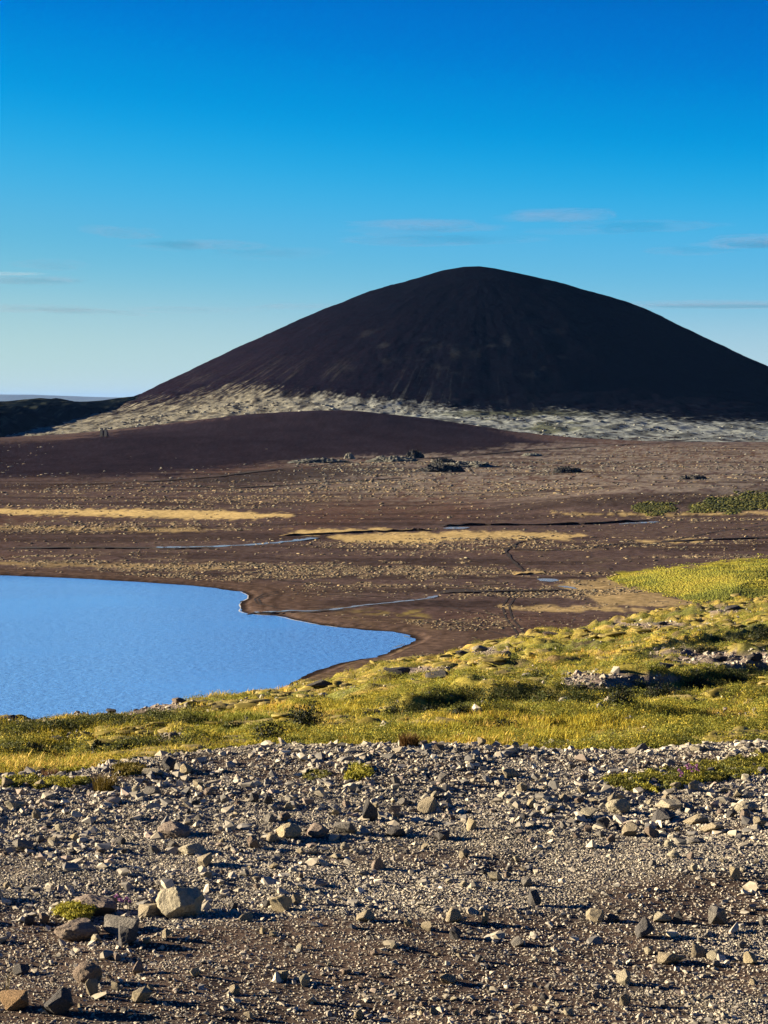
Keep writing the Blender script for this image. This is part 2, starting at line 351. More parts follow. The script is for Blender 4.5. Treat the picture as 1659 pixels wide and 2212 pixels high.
for poly in ([(1370,1095),(1400,1088),(1440,1086),(1460,1094),(1440,1104),(1390,1106)], [(1495,1100),(1540,1080),(1600,1070),(1659,1064),(2000,1050),(2000,1098),(1659,1098),(1560,1104)]):
    C = mix(C, (.045, .055, .014), region(poly, 4, 5))
sd = poly_sd(Xg, Yg, SH_W)
C = mix(C, (.085, .058, .046), sst(26, 12, -sd+8*wob)*.9)
C = mix(C, (.045, .031, .026), sst(.5, .62, fbm(sd/2.2+3*wob, Xg/60, 0, 183, 3))*sst(22, 8, -sd)*.7)
C = mix(C, (.022, .016, .014), sst(2.6, .5, -sd+1.2*wob))
C = C*1.45*(.68+.64*fbm(Xg/1.6, Yg/4, 0, 59, 3))[..., None]
V = np.stack([Xg, Yg, Zg], -1).reshape(-1, 3); fcs = grid_faces(len(yy), len(t_))
nv = len(V); V = np.concatenate([V, np.array([(-9e4, -9e4, -54), (9e4, -9e4, -54), (9e4, 9e4, -54), (-9e4, 9e4, -54)])])
fcs = np.concatenate([fcs, np.array([[nv, nv+1, nv+2, nv+3]])]); CC = np.concatenate([C.reshape(-1, 3), np.full((4, 3), .05)])
tag(obj('plain', mesh('plain', V, fcs, M_PLAIN, True, CC)), 'dark brown volcanic plain dotted with pale tussocks', kind='structure')
lx = [(-1600, 180), (260, 180), (260, 760), (-1600, 900)]
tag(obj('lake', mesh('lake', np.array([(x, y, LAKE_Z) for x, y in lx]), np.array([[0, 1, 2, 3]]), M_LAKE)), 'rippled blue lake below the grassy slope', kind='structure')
print('terrain done')

# ------------------------------------------------------------------ near hillside, heath and grass
SIL_X = [-1500,-400,0,100,200,300,380,430,520,600,650,700,800,900,1000,1060,1150,1250,1320,1400,1480,1560,1659,2100,3200]
SIL_Y = [1730,1612,1570,1563,1553,1542,1532,1518,1506,1496,1485,1476,1448,1432,1411,1393,1374,1362,1348,1330,1316,1303,1291,1250,1200]
SIL_D = [22,28,33,35,37,39,40,42,45,48,50,52,56,61,67,72,79,88,96,106,116,126,140,170,190]
RIM_X = [-2000,0,150,300,450,560,830,1659,3500]; RIM_Y = [1700,1658,1652,1632,1610,1603,1600,1592,1580]
RIM_D = [on_level(W/2, y, 0.0)[1] for y in RIM_Y]
def rim_at(px): return np.interp(px, RIM_X, RIM_D)
def slope_par(px):
    a_s = slope_of(np.interp(px, SIL_X, SIL_Y)); ds = np.interp(px, SIL_X, SIL_D)
    a0 = slope_of(np.interp(px, RIM_X, RIM_Y)+2); d0 = np.interp(px, [-1500,0,500,1659,3000], [13.5,13.5,17,18.5,19])
    h = (a0-a_s)/(1/d0-1/ds); return h, a0-h/d0, d0, ds
def depth_on_slope(px, py):
    h, s, d0, ds = slope_par(np.asarray(px, float)); return np.clip(h/np.maximum(slope_of(py)-s, 1e-4), d0*.8, ds)
BANKS = [([(860,1552),(1000,1530),(1150,1520),(1300,1518),(1450,1502),(1560,1480),(1700,1455),(2200,1440)], .20, 4.0),
         ([(-600,1640),(0,1630),(120,1630),(230,1625),(330,1618),(430,1616)], .13, 2.0),
         ([(1390,1425),(1500,1404),(1600,1382),(1700,1370),(2200,1360)], .20, 4.0),
         ([(-600,1600),(0,1585),(150,1580),(300,1568),(430,1556)], .12, 2.5)]
BUMPS = [(660,1558,.75,1.0),(575,1592,.5,.6),(500,1568,.35,.5),(1070,1502,.5,1.3),(930,1536,.35,.9),(1090,1566,.3,.8),
         (1250,1560,.25,1.4),(800,1590,.28,1.5),(1500,1560,.35,2.0),(330,1590,.2,.9),(1160,1460,.5,1.6),(760,1530,.35,1.0),(1000,1575,.22,1.2)]
BUMP_W = []
for px, py, a, r in BUMPS:
    d = float(depth_on_slope(px, py)); BUMP_W.append(((px-W/2)/F*d, d, a*.17, r*.7))
def hillside_z(t, Yh):
    px = W/2 + F*t*1.0
    h, s, d0, ds = slope_par(px)
    z = -(h + s*Yh)
    rim = rim_at(px)
    e = np.clip(d0-Yh, 0, None); z = z - .10*e*(Yh < d0)*np.clip(e, 0, 1)          # a hollow behind the gravel rim
    o = np.clip(Yh-ds, 0, None); z = z - np.where(o < 22, .012*o*o, .012*484+.528*(o-22))*1.0
    x = t*Yh
    fall = sst(0, 6, Yh-rim)
    amp = sst(1.0, 1.1, Yh/d0)*.7+.3
    z = z + amp*((fbm(x/2.6, Yh/2.6, 0, 81, 3)-.5)*.20*np.sqrt(Yh/30) + np.abs(fbm(x/1.0, Yh/1.3, 0, 83, 4)-.5)*.62*np.sqrt(Yh/30) - .06)*fall
    for line, am, dec in BANKS:
        lp = np.array(line, float); yl = np.array([float(depth_on_slope(a, b)) for a, b in line])
        on = sst(lp[0, 0]-60, lp[0, 0]+60, px)*sst(lp[-1, 0]+60, lp[-1, 0]-60, px)
        q = Yh - np.interp(px, lp[:, 0], yl) - .8*(noise(x/1.5, 0, 0, 87)-.5)
        z = z + am*on*sst(-.1, .9, q)*np.exp(-np.clip(q-.9, 0, None)/dec)
    for bx, by, a, r in BUMP_W:
        z = z + a*np.exp(-((x-bx)**2+(Yh-by)**2)/(r*r))
    return z + EYE
ts = np.concatenate([np.linspace(-.9, -.24, 40, endpoint=False), np.linspace(-.24, .24, 520), np.linspace(.24, .9, 41)[1:]])
ys = np.concatenate([1/np.linspace(1/8.6, 1/12., 14, endpoint=False), 1/np.linspace(1/12., 1/150., 440), np.linspace(153, 330, 30)])
T, Yh = np.meshgrid(ts, ys); Zh = hillside_z(T, Yh); Xh = T*Yh
h_, s_, d0_, ds_ = slope_par(W/2+F*T)
Zh = np.where(Yh < rim_at(W/2+F*T)+.35, np.minimum(Zh, -.45), Zh)
PX, PY = project(Xh, Yh, Zh)
n1 = fbm(Xh/3, Yh/3, 0, 91, 4); n2 = fbm(Xh/.7, Yh/.7, 0, 93, 4); n3 = fbm(Xh/9, Yh/9, 0, 95, 3)
SCREE = [(1340,1466,130,16),(1290,1478,90,12),(1470,1410,70,10),(1600,1425,110,22),(1560,1432,120,12),(1420,1492,60,8),(250,1547,0,0),(330,1528,120,10),(230,1538,140,9),(370,1590,40,14),
         (600,1480,45,6),(945,1447,60,9),(1060,1405,60,7),(1430,1350,110,6),(70,1560,60,6),(170,1592,40,8),(1560,1320,60,5),(880,1452,70,8)]
def scree_mask(px, py):
    m = np.zeros(np.shape(px))
    for cx, cy, rx, ry in SCREE:
        if rx: m = np.maximum(m, 1-((px-cx)/rx)**2-((py-cy+.0)/ry)**2)
    return m
SM = scree_mask(PX+(n1-.5)*70, PY+(n2-.5)*16)
C = mix(np.broadcast_to(np.array((.13, .118, .018)), Xh.shape+(3,)), (.23, .175, .045), sst(.42, .60, n1))
C = mix(C, (.070, .078, .014), sst(.52, .66, n3+.25*(n2-.5)))
C = mix(C, (.045, .032, .022), sst(.62, .72, fbm(Xh/.6, Yh/1.4, 0, 97, 3))*.7)
C = mix(C, (.10, .085, .075), sst(-.05, .25, SM))
C = mix(C, (.06, .04, .03), sst(ds_+4, ds_+30, Yh))
C = C*np.array((2.6, 2.4, 2.3))*(.6+.8*n2)[..., None]
tag(obj('hillside', mesh('hillside', np.stack([Xh, Yh, Zh], -1).reshape(-1, 3), grid_faces(len(ys), len(ts)), M_SLOPE, True, C.reshape(-1, 3))),
    'mossy green hillside falling from the gravel rim to the lake', kind='structure')

# ------------------------------------------------------------------ gravel ground in front
def ground_z(x, y):
    px = W/2 + F*x/np.maximum(y, .5)
    q = y - rim_at(px)
    z = (fbm(x/1.1, y/1.1, 0, 101, 4)-.5)*.10 + (fbm(x/.16, y/.16, 0, 103, 3)-.5)*.022
    z = z*sst(1.0, 5.0, y)*1.0
    return z - np.where(q > -.3, .22*np.clip(q+.3, 0, None)**2+.05*np.clip(q+.3, 0, None), 0)
gx = np.linspace(-4.2, 4.2, 340); gy = np.concatenate([np.linspace(-3, 4.6, 30, endpoint=False), np.linspace(4.6, 12.4, 330)])
GX, GY = np.meshgrid(gx, gy); GZ = ground_z(GX, GY)
fineband = fbm(GX/1.3, GY/.55, 0, 111, 3)
C = mix(np.broadcast_to(np.array((.125, .105, .085)), GX.shape+(3,)), (.100, .068, .052), sst(.5, .66, fineband))
C = C*(.6+.8*fbm(GX/.05, GY/.05, 0, 113, 3))[..., None]
tag(obj('gravel_ground', mesh('gravel_ground', np.stack([GX, GY, GZ], -1).reshape(-1, 3), grid_faces(len(gy), len(gx)), M_GROUND, True, C.reshape(-1, 3))),
    'bare brown gravel ground in front', kind='structure')

# ------------------------------------------------------------------ stones
_ico = {}
def ico(sub):
    if sub not in _ico:
        bm = bmesh.new(); bmesh.ops.create_icosphere(bm, subdivisions=sub, radius=1.0)
        bm.verts.ensure_lookup_table()
        _ico[sub] = (np.array([v.co[:] for v in bm.verts]), np.array([[v.index for v in f.verts] for f in bm.faces])); bm.free()
    return _ico[sub]
def hull_mesh(name, seed, npts, mat, sub=0, rough=.0, flat=1.0):
    """a broken stone: sharp flat faces between random corner points"""
    r = np.random.default_rng(seed); p = r.normal(size=(npts, 3)); p /= np.linalg.norm(p, axis=1)[:, None]; p *= r.uniform(.7, 1.0, (npts, 1))
    bm = bmesh.new()
    for q in p: bm.verts.new(q)
    res = bmesh.ops.convex_hull(bm, input=bm.verts)
    bmesh.ops.delete(bm, geom=[g for g in res['geom_interior'] if isinstance(g, bmesh.types.BMVert)], context='VERTS')
    bmesh.ops.recalc_face_normals(bm, faces=bm.faces)
    if sub:
        bmesh.ops.bevel(bm, geom=list(bm.edges), offset=.05, segments=1, affect='EDGES', clamp_overlap=True)
        bmesh.ops.triangulate(bm, faces=bm.faces); bmesh.ops.subdivide_edges(bm, edges=list(bm.edges), cuts=sub, use_grid_fill=True); bmesh.ops.triangulate(bm, faces=bm.faces)
    bm.verts.ensure_lookup_table(); v = np.array([w.co[:] for w in bm.verts]); f = np.array([[w.index for w in fc.verts] for fc in bm.faces]); bm.free()
    if rough: v *= (1+rough*2*(fbm(v[:, 0]*3.5+seed, v[:, 1]*3.5, v[:, 2]*3.5, seed+5, 4, .6)-.5))[:, None]
    lo, hi = v.min(0), v.max(0); v = (v-(lo+hi)/2)/(hi-lo)*2; v[:, 2] = (v[:, 2]+1)/2
    return mesh(name, v, f, mat, False)
def rock_mesh(name, seed, sub=3, cuts=11, rough=.05, round_=0.0, mat=None):
    r = np.random.default_rng(seed); v, f = ico(sub); v = v.copy()
    v *= 1 + .25*(fbm(v[:, 0]*1.1+seed, v[:, 1]*1.1, v[:, 2]*1.1, seed, 2)-.5)[:, None]
    for k in range(cuts):
        n = r.normal(size=3); n /= np.linalg.norm(n)
        d = r.uniform(.40, .74) + round_
        e = np.clip(v@n - d, 0, None); v -= e[:, None]*n[None]*.97
    v *= (1 + rough*2*(fbm(v[:, 0]*3+seed, v[:, 1]*3, v[:, 2]*3, seed+5, 4)-.5))[:, None]
    lo, hi = v.min(0), v.max(0); v = (v-(lo+hi)/2)/(hi-lo)*2; v[:, 2] = (v[:, 2]+1)/2     # x, y in -1..1; z in 0..1
    return mesh(name, v, f, mat, False)
def scatter(name, label, pts, rot, scl, idx, tint, protos, group=None, kind='stuff'):
    """one object of many small pieces: the points carry turn, size, shape number and colour"""
    me = bpy.data.meshes.new(name); n = len(pts)
    me.vertices.add(n); me.vertices.foreach_set('co', np.asarray(pts, np.float32).ravel())
    for nm, ty, arr, fld in (('rot', 'FLOAT_VECTOR', rot, 'vector'), ('scl', 'FLOAT_VECTOR', scl, 'vector'), ('tint', 'FLOAT_COLOR', np.concatenate([tint, np.ones((n, 1))], 1), 'color')):
        a = me.attributes.new(nm, ty, 'POINT'); a.data.foreach_set(fld, np.asarray(arr, np.float32).ravel())
    a = me.attributes.new('idx', 'INT', 'POINT'); a.data.foreach_set('value', np.asarray(idx, np.int32))
    pc = bpy.data.collections.new(name+'_shapes')
    for k, pm in enumerate(protos): pc.objects.link(bpy.data.objects.new('%s_%02d' % (name, k), pm))
    g = bpy.data.node_groups.new(name, 'GeometryNodeTree')
    g.interface.new_socket('Geometry', in_out='INPUT', socket_type='NodeSocketGeometry'); g.interface.new_socket('Geometry', in_out='OUTPUT', socket_type='NodeSocketGeometry')
    gi = g.nodes.new('NodeGroupInput'); go = g.nodes.new('NodeGroupOutput'); ip = g.nodes.new('GeometryNodeInstanceOnPoints')
    ci = g.nodes.new('GeometryNodeCollectionInfo'); ci.inputs['Collection'].default_value = pc
    ci.inputs['Separate Children'].default_value = True; ci.inputs['Reset Children'].default_value = True
    ip.inputs['Pick Instance'].default_value = True
    def attr(nm, ty):
        q = g.nodes.new('GeometryNodeInputNamedAttribute'); q.data_type = ty; q.inputs['Name'].default_value = nm; return q.outputs['Attribute']
    e2r = g.nodes.new('FunctionNodeEulerToRotation')
    g.links.new(attr('rot', 'FLOAT_VECTOR'), e2r.inputs[0]); g.links.new(e2r.outputs[0], ip.inputs['Rotation'])
    g.links.new(attr('scl', 'FLOAT_VECTOR'), ip.inputs['Scale']); g.links.new(attr('idx', 'INT'), ip.inputs['Instance Index'])
    g.links.new(gi.outputs[0], ip.inputs['Points']); g.links.new(ci.outputs[0], ip.inputs['Instance']); g.links.new(ip.outputs[0], go.inputs[0])
    o = obj(name, me); md = o.modifiers.new('scatter', 'NODES'); md.node_group = g
    return tag(o, label, kind=kind, group=group)
def stone_tints(n, r):
    base = np.array([(.20, .178, .14), (.17, .155, .13), (.235, .205, .156), (.10, .094, .086), (.18, .145, .12), (.27, .243, .188)])
    k = r.choice(len(base), n, p=[.28, .24, .16, .16, .06, .10])
    return base[k]*2.45*r.uniform(.6, 1.2, (n, 1))
ROCKS = [hull_mesh('stone', 200+k, 11+k % 6, M_ROCK, 2, .07) for k in range(16)]
ROUND = [rock_mesh('boulder', 300+k, 5, 9, .07, .10, M_ROCK) for k in range(6)]
TONE = {'tan': (.25, .21, .145), 'pale': (.30, .265, .19), 'grey': (.155, .142, .125), 'dark': (.075, .070, .068), 'pink': (.20, .158, .128),
        'orange': (.20, .13, .07), 'yellow': (.30, .25, .16), 'brown': (.17, .13, .10)}
# x centre, y of the base, width, height in the photograph, tone, shape
K = [
 (390,1974,107,68,'pale','R','big pale rounded boulder, largest of all, at left on the gravel'),
 (324,1970,54,30,'tan','A','tan wedge stone leaning on the left side of the big pale boulder'),
 (197,1964,106,40,'pink','R','flat pinkish boulder with a yellow green plant growing before it'),
 (163,2014,98,44,'pink','R','low brown boulder in front of the yellow green cushion plant'),
 (255,2006,76,48,'grey','A','sharp pyramid stone between the cushion plant and the big pale boulder'),
 (273,2038,46,45,'dark','A','dark blocky stone just in front of the sharp pyramid stone'),
 (203,2027,25,21,'pale','A','small pale stone in front of the low brown boulder'),
 (605,1965,48,36,'yellow','A','orange tinted pale stone right of the big pale boulder'),
 (640,1953,24,24,'tan','A','small upright stone touching the orange tinted pale stone'),
 (186,2137,60,46,'brown','R','round brown cobble in the lower left of the gravel'),
 (199,2168,34,34,'tan','A','tan angular stone right below the round brown cobble'),
 (33,2198,68,40,'orange','A','rusty orange stone in the bottom left corner'),
 (127,2207,66,54,'dark','A','dark bluish stone next to the rusty orange stone'),
 (300,2182,40,34,'tan','A','tan stone casting a long thin shadow near the bottom left'),
 (297,2112,27,31,'pink','A','small reddish brown stone standing above the tan one with the long shadow'),
 (420,2122,23,21,'pale','A',None),(502,2152,27,23,'tan','A',None),(532,1992,35,19,'tan','A',None),(506,1957,23,19,'dark','A',None),
 (576,1951,19,16,'dark','A',None),(793,1997,43,23,'tan','A',None),(814,1877,29,27,'pink','A',None),(62,1981,27,21,'dark','R',None),
 (97,1980,27,23,'brown','A',None),(606,2120,29,21,'tan','A',None),(660,2132,21,27,'pale','A',None),(776,2192,25,21,'tan','A',None),
 (45,2095,37,23,'dark','A',None),(248,2152,31,16,'tan','A',None),(315,2037,21,18,'pale','A',None),(362,2030,21,23,'tan','A',None),
 (440,1870,41,29,'tan','A',None),(415,1846,62,24,'pale','S','long pale slab lying below the pinkish brown boulder'),
 (377,1809,76,34,'pink','R','pinkish brown half buried boulder in the stony band at left'),
 (622,1811,57,30,'yellow','R','pale yellowish rounded stone in the middle of the stony band'),
 (686,1805,49,30,'pink','R','pinkish rounded stone right of the pale yellowish one'),
 (745,1801,50,25,'grey','A','grey broken stone right of the pinkish rounded one'),
 (801,1777,33,46,'dark','T','tall dark stone standing on end in the stony band'),
 (403,1674,28,20,'yellow','R','yellow tan stone lit by the sun near the left rim'),
 (364,1668,29,28,'dark','T','dark upright stone beside the yellow tan one near the rim'),
 (549,1736,19,21,'dark','A',None),(578,1738,27,21,'dark','A',None),(27,1755,42,19,'pale','A',None),(79,1772,21,26,'tan','A',None),
 (129,1799,23,19,'pale','A',None),(50,1832,41,25,'grey','A',None),(292,1718,17,19,'pale','T',None),(328,1722,37,21,'grey','A',None),
 (739,1625,25,14,'grey','A',None),(328,1681,46,12,'pale','S','thin flat pale slab just below the dark upright stone'),(548,1834,27,27,'brown','A',None),(588,1820,25,19,'tan','A',None),
 (450,1719,23,19,'pink','A',None),
 (922,1756,45,37,'tan','B','blocky stone with a square lit face below the rim'),
 (941,1748,27,19,'tan','A',None),(937,1722,16,19,'pale','T',None),
 (1336,1751,54,31,'pale','R','pale humped stone in the right part of the stony band'),
 (1447,1741,58,23,'pale','S','long tilted slab right of the pale humped stone'),
 (1438,1767,53,26,'dark','A','dark ridged stone below the long tilted slab'),
 (1614,1749,52,21,'pale','R','smooth pale oval stone near the right edge'),
 (1271,1764,39,19,'pale','S',None),(1507,1776,55,23,'tan','A','broad tan stone below the smooth pale oval stone'),
 (1362,1811,37,27,'tan','R',None),(1407,1814,37,24,'brown','A',None),(1544,1801,52,21,'tan','A',None),(1015,1795,23,27,'yellow','A',None),
 (858,1805,39,23,'dark','A',None),(1151,1746,23,19,'yellow','A',None),
 (1390,1600,28,17,'grey','A','pointed grey stone standing out against the grass on the rim'),
 (1159,1767,25,15,'tan','A',None),(1190,1757,33,16,'grey','A',None),(1301,1789,29,29,'dark','A',None),(955,1811,37,19,'dark','A',None),
 (1000,1852,23,19,'tan','A',None),(1447,1842,21,16,'pale','R',None),(1503,1830,43,15,'grey','S',None),(953,1695,19,23,'grey','A',None),
 (857,1701,21,21,'grey','A',None),(1098,1678,39,19,'tan','A',None),(1506,1624,29,11,'pale','S',None),(1645,1797,31,25,'tan','A',None),
 (1398,2015,60,42,'dark','P','dark pyramid shaped rock in the right half, its left side lit'),
 (1554,1980,41,43,'grey','B','square upright block near the right edge with a long shadow'),
 (1282,1980,41,28,'tan','A',None),(1324,1980,31,19,'dark','A',None),(1432,1979,41,21,'pale','S',None),(1468,1980,25,25,'dark','A',None),
 (1513,2050,53,34,'tan','P','tan wedge rock right below the dark pyramid shaped rock'),
 (1450,2068,59,23,'tan','A','low tan rock left of the tan wedge rock'),
 (1547,2058,37,19,'pale','R',None),(1624,2068,31,27,'yellow','R','rounded yellowish stone at the right edge'),
 (1349,2120,36,34,'pale','B','lone upright pale block at lower right with a long shadow'),
 (1157,1953,36,32,'dark','A','dark jagged stone in the centre of the fine gravel'),
 (1069,1903,36,23,'pale','A',None),(1003,1850,19,19,'grey','A',None),(1138,1915,25,21,'grey','A',None),(963,2125,43,21,'tan','A',None),
 (987,2028,31,26,'dark','A',None),(1047,1993,16,31,'tan','T',None),(981,1993,39,31,'tan','A',None),(1123,2038,33,18,'grey','A',None),
 (1349,2170,23,27,'tan','A',None),(1585,1908,25,25,'yellow','A',None),(1455,1868,29,16,'pale','R',None),(1402,2048,21,19,'pale','A',None),
 (922,2013,25,21,'tan','A',None)]
rs = np.random.default_rng(11)
tries = 0
while len(K) < 300 and tries < 20000:                    # the smaller stones in between
    tries += 1
    x = rs.uniform(4, 1655); y = 1612 + 590*rs.random()**1.35
    if x < 430 and y < 1690: continue
    w = rs.uniform(13, 27)*(1.0 if y < 1860 else .8); 
    if fbm(x/260., y/70., 0, 131, 2) < .46+.08*(y > 1850): continue
    if any(abs(x-k[0]) < (w+k[2])*.5 and abs(y-k[1]) < 14 for k in K): continue
    K.append((x, y, w, w*rs.uniform(.5, .95), rs.choice(['tan','pale','grey','dark','brown','yellow','tan','grey','pink']), rs.choice(['A','A','A','R','S','T']), None))
LAND = [(k[0], k[1], n) for k in K if k[6] for n in [k[6]]]
SHORTN = ['the big pale boulder','the tan wedge stone','the flat pinkish boulder','the low brown boulder','the sharp pyramid stone','the dark blocky stone','the small pale stone','the orange tinted pale stone','the small upright stone','the round brown cobble',
 'the tan angular stone','the rusty orange corner stone','the dark bluish stone','the tan long-shadowed stone','the small reddish stone','the long pale slab','the pinkish brown boulder','the pale yellowish rounded stone','the pinkish rounded stone','the grey broken stone',
 'the tall dark stone','the yellow tan rim stone','the dark upright rim stone','the thin flat slab','the blocky square-faced stone','the pale humped stone','the long tilted slab','the dark ridged stone','the smooth pale oval stone','the broad tan stone',
 'the pointed rim stone','the dark pyramid rock','the square upright block','the tan wedge rock','the low tan rock','the rounded yellowish edge stone','the lone upright pale block','the dark jagged centre stone']
WORD = {'tan':'tan','pale':'pale','grey':'grey','dark':'dark','pink':'reddish','orange':'rusty','yellow':'yellowish','brown':'brown'}
SHAPE = {'A':'angular','R':'rounded','S':'flat','T':'upright','B':'blocky','P':'pointed'}
used = set()
def stone_label(x, y, w, tone, sh):
    order = sorted(range(len(LAND)), key=lambda i: ((LAND[i][0]-x)/1.0)**2 + ((LAND[i][1]-y)*2.5)**2)
    adj = ('small ' if w < 24 else 'fist sized ') + WORD[tone] + ' ' + SHAPE[sh] + ' stone'
    for i in order[:8]:
        lx_, ly_, _ = LAND[i]; gd = F/ (on_level(W/2, y, 0)[1])
        cm = max(1, int(round(math.hypot(x-lx_, 0)/gd*100)))
        hz = 'right of' if x > lx_ else 'left of'
        dep = abs(on_level(W/2, y, 0)[1]-on_level(W/2, ly_, 0)[1])
        side = ('behind and ' if y < ly_ else 'before and ')+hz if dep > .15 else hz
        near = 'touching distance ' if cm < 12 else ('a hand ' if cm < 24 else ('a forearm ' if cm < 45 else 'well '))
        s = '%s %s%s %s' % (adj, near, side, SHORTN[i])
        if s not in used: used.add(s); return s
    return s
placed = []
for k, (x, y, w, hgt, tone, sh, lab) in enumerate(K):
    d = float(on_level(W/2, y, 0.0)[1])
    gxx, gyy = on_level(x, y, 0.0); wm, hm_ = w*d/F, hgt*d/F
    gyy = float(gyy) + wm*.28
    big = w > 48
    me = (ROUND[k % len(ROUND)] if sh == 'R' else ROCKS[k % len(ROCKS)])
    if big: me = rock_mesh('stone', 900+k, 5, 8, .11, .20, M_ROCK) if sh == 'R' else hull_mesh('stone', 900+k, 13, M_ROCK, 4, .10)
    if sh == 'P': me = rock_mesh('stone', 1700+k, 4, 8, .05, .05, M_ROCK); vv = np.empty(len(me.vertices)*3, np.float32); me.vertices.foreach_get('co', vv); vv = vv.reshape(-1, 3); vv[:, :2] *= (1.05-.8*vv[:, 2:3]); vv[:, 0] -= .25*vv[:, 2]; me.vertices.foreach_set('co', vv.ravel())
    tilt = .0 if sh in 'RS' else .22
    o = obj('boulder' if (big and sh == 'R') else 'stone', me, None, (float(gxx), gyy, float(ground_z(np.array(float(gxx)), np.array(gyy)))-.16*hm_),
            (rs.uniform(-tilt, tilt), rs.uniform(-tilt, tilt), rs.uniform(-.5, .5) if big else rs.uniform(0, 6.28)), (wm*.52, wm*rs.uniform(.38, .55), hm_*1.18))
    c = np.array(TONE[tone])*1.6*rs.uniform(.88, 1.1); o.color = (*c, 1)
    tag(o, lab or stone_label(x, y, w, tone, sh), 'boulder' if (big and sh == 'R') else 'stone', 'loose stones on the gravel')
    placed.append((float(gxx), gyy, wm*.5))
# gravel between the stones
GR = [hull_mesh('gravel', 400+k, 10+k % 4, M_GRAVEL) for k in range(12)]
GRF = [hull_mesh('gravel', 450+k, 8+k % 3, M_GRAVEL) for k in range(8)]
PATCH = [(1480,1668,190,22),(1590,1655,120,18),(190,1690,60,14),(480,1592,50,8),(770,1674,45,9),(250,1672,60,10),(60,1690,60,12),(150,1642,60,8)]
def gravel(name, label, n, smin, smax, power, seed, protos, dens, ymax=2260, flat=.7):
    r = np.random.default_rng(seed)
    # even over the ground: depth drawn by area
    y0, y1 = 4.9, 11.0
    yv = np.sqrt(r.uniform(y0*y0, y1*y1, n)); tv = r.uniform(-.235, .235, n); xv = tv*yv
    px = W/2+F*tv; ok = (yv < rim_at(px)+.25) & (r.random(n) < dens(xv, yv, px))
    for bx, by, br in placed[:130]: ok &= ((xv-bx)**2+(yv-by)**2) > (br*.62)**2
    xv, yv, px = xv[ok], yv[ok], px[ok]; n = len(xv)
    s = smin + (smax-smin)*r.random(n)**power
    zz = ground_z(xv, yv) - s*.18
    scl = np.stack([s*r.uniform(.8, 1.6, n), s*r.uniform(.65, 1.1, n), s*2*r.uniform(.35, flat+.1, n)], -1)
    rot = np.stack([r.normal(0, .3, n), r.normal(0, .3, n), r.uniform(0, 6.28, n)], -1)
    tint = stone_tints(n, r)*(.8+.4*fbm(xv/.9, yv/.4, 0, 141, 2))[:, None]
    return scatter(name, label, np.stack([xv, yv, zz], -1), rot, scl, r.integers(0, len(protos), n), tint, protos)
def rowy(y): return project(0*y, y, 0*y)[1]
def band(x, y):  # where coarse stones gather
    p = rowy(y); return np.clip(sst(.42, .62, fbm(x/.8, y/.5, 0, 131, 3)) + .55*sst(1880, 1760, p), 0, 1)
gravel('fine_gravel', 'fine grey brown gravel covering the ground', 600000, .0019, .0050, 1.9, 21, GRF, lambda x, y, px: .28+.72*sst(.60, .46, fbm(x/1.3, y/.55, 0, 111, 3))*np.ones_like(x))
gravel('coarse_gravel', 'coarse broken gravel between the stones', 60000, .0040, .0105, 2.4, 22, GR, lambda x, y, px: .10+.5*band(x, y)*(.45+.55*sst(1950, 1800, rowy(y))))
gravel('rubble', 'fist sized lava rubble in the stony bands', 9000, .009, .025, 2.4, 23, GR, lambda x, y, px: .03+.8*band(x, y)*sst(2150, 1700, rowy(y)))
print('stones done')

# ------------------------------------------------------------------ vegetation shapes
def blades(name, seed, n, h0, h1, spread, lean, wid, mat):
    r = np.random.default_rng(seed); V, Fc = [], []
    for k in range(n):
        a = r.uniform(0, 6.28); q = spread*math.sqrt(r.random()); b = np.array([math.cos(a)*q, math.sin(a)*q, 0])
        d = r.uniform(0, 6.28); ln = lean*r.uniform(.2, 1); h = r.uniform(h0, h1)
        dirn = np.array([math.cos(d), math.sin(d), 0]); w = np.array([-dirn[1], dirn[0], 0])*wid*.5
        m = b+dirn*ln*h*.35+np.array([0, 0, h*.6]); t = b+dirn*ln*h+np.array([0, 0, h])
        i = len(V); V += [b-w, b+w, m+w*.8, m-w*.8, t]; Fc += [(i, i+1, i+2, i+3), (i+3, i+2, i+4)]
    return mesh(name, np.array(V), Fc, mat, False)
def leaf_clump(name, seed, n, rx, rz, leaf, mat, inner=.55):
    r = np.random.default_rng(seed); V, Fc = [], []
    for k in range(n):
        u = r.normal(size=3); u /= np.linalg.norm(u); u[2] = abs(u[2])
        q = r.uniform(inner, 1.0)*(.75+.5*noise(u[0]*2+seed, u[1]*2, u[2]*2, seed))
        p = u*q*np.array([rx, rx, rz]); a = r.normal(size=3); a /= np.linalg.norm(a); b = np.cross(a, u+.3*r.normal(size=3)); b /= np.linalg.norm(b)+1e-9
        l, w = leaf*r.uniform(.7, 1.3), leaf*r.uniform(.35, .55)
        i = len(V); V += [p-a*l*.5, p+b*w*.5, p+a*l*.5, p-b*w*.5]; Fc += [(i, i+1, i+2, i+3)]
    return mesh(name, np.array(V), Fc, mat, False)
def cushion(name, seed, mat, sub=2, amp=.35):
    v, f = ico(sub); v = v.copy()
    v *= (1+amp*2*(fbm(v[:, 0]*1.7+seed, v[:, 1]*1.7, v[:, 2]*1.7, seed, 3)-.5))[:, None]
    v[:, 2] = np.maximum(v[:, 2], -.25); return mesh(name, v, f, mat, True)
def on_slope_pt(px, py):
    t = (px-W/2)/F; h, s, d0, ds = slope_par(np.array(float(px)))
    dd = np.linspace(float(rim_at(px))+.8, float(ds)+3, 900); zz = hillside_z(np.full(900, t), dd); q = project(t*dd, dd, zz)[1]
    i = int(np.argmax(q <= py)) if (q <= py).any() else int(np.argmin(q))     # the first ground the sight line meets
    return t*dd[i], float(dd[i]), float(zz[i])
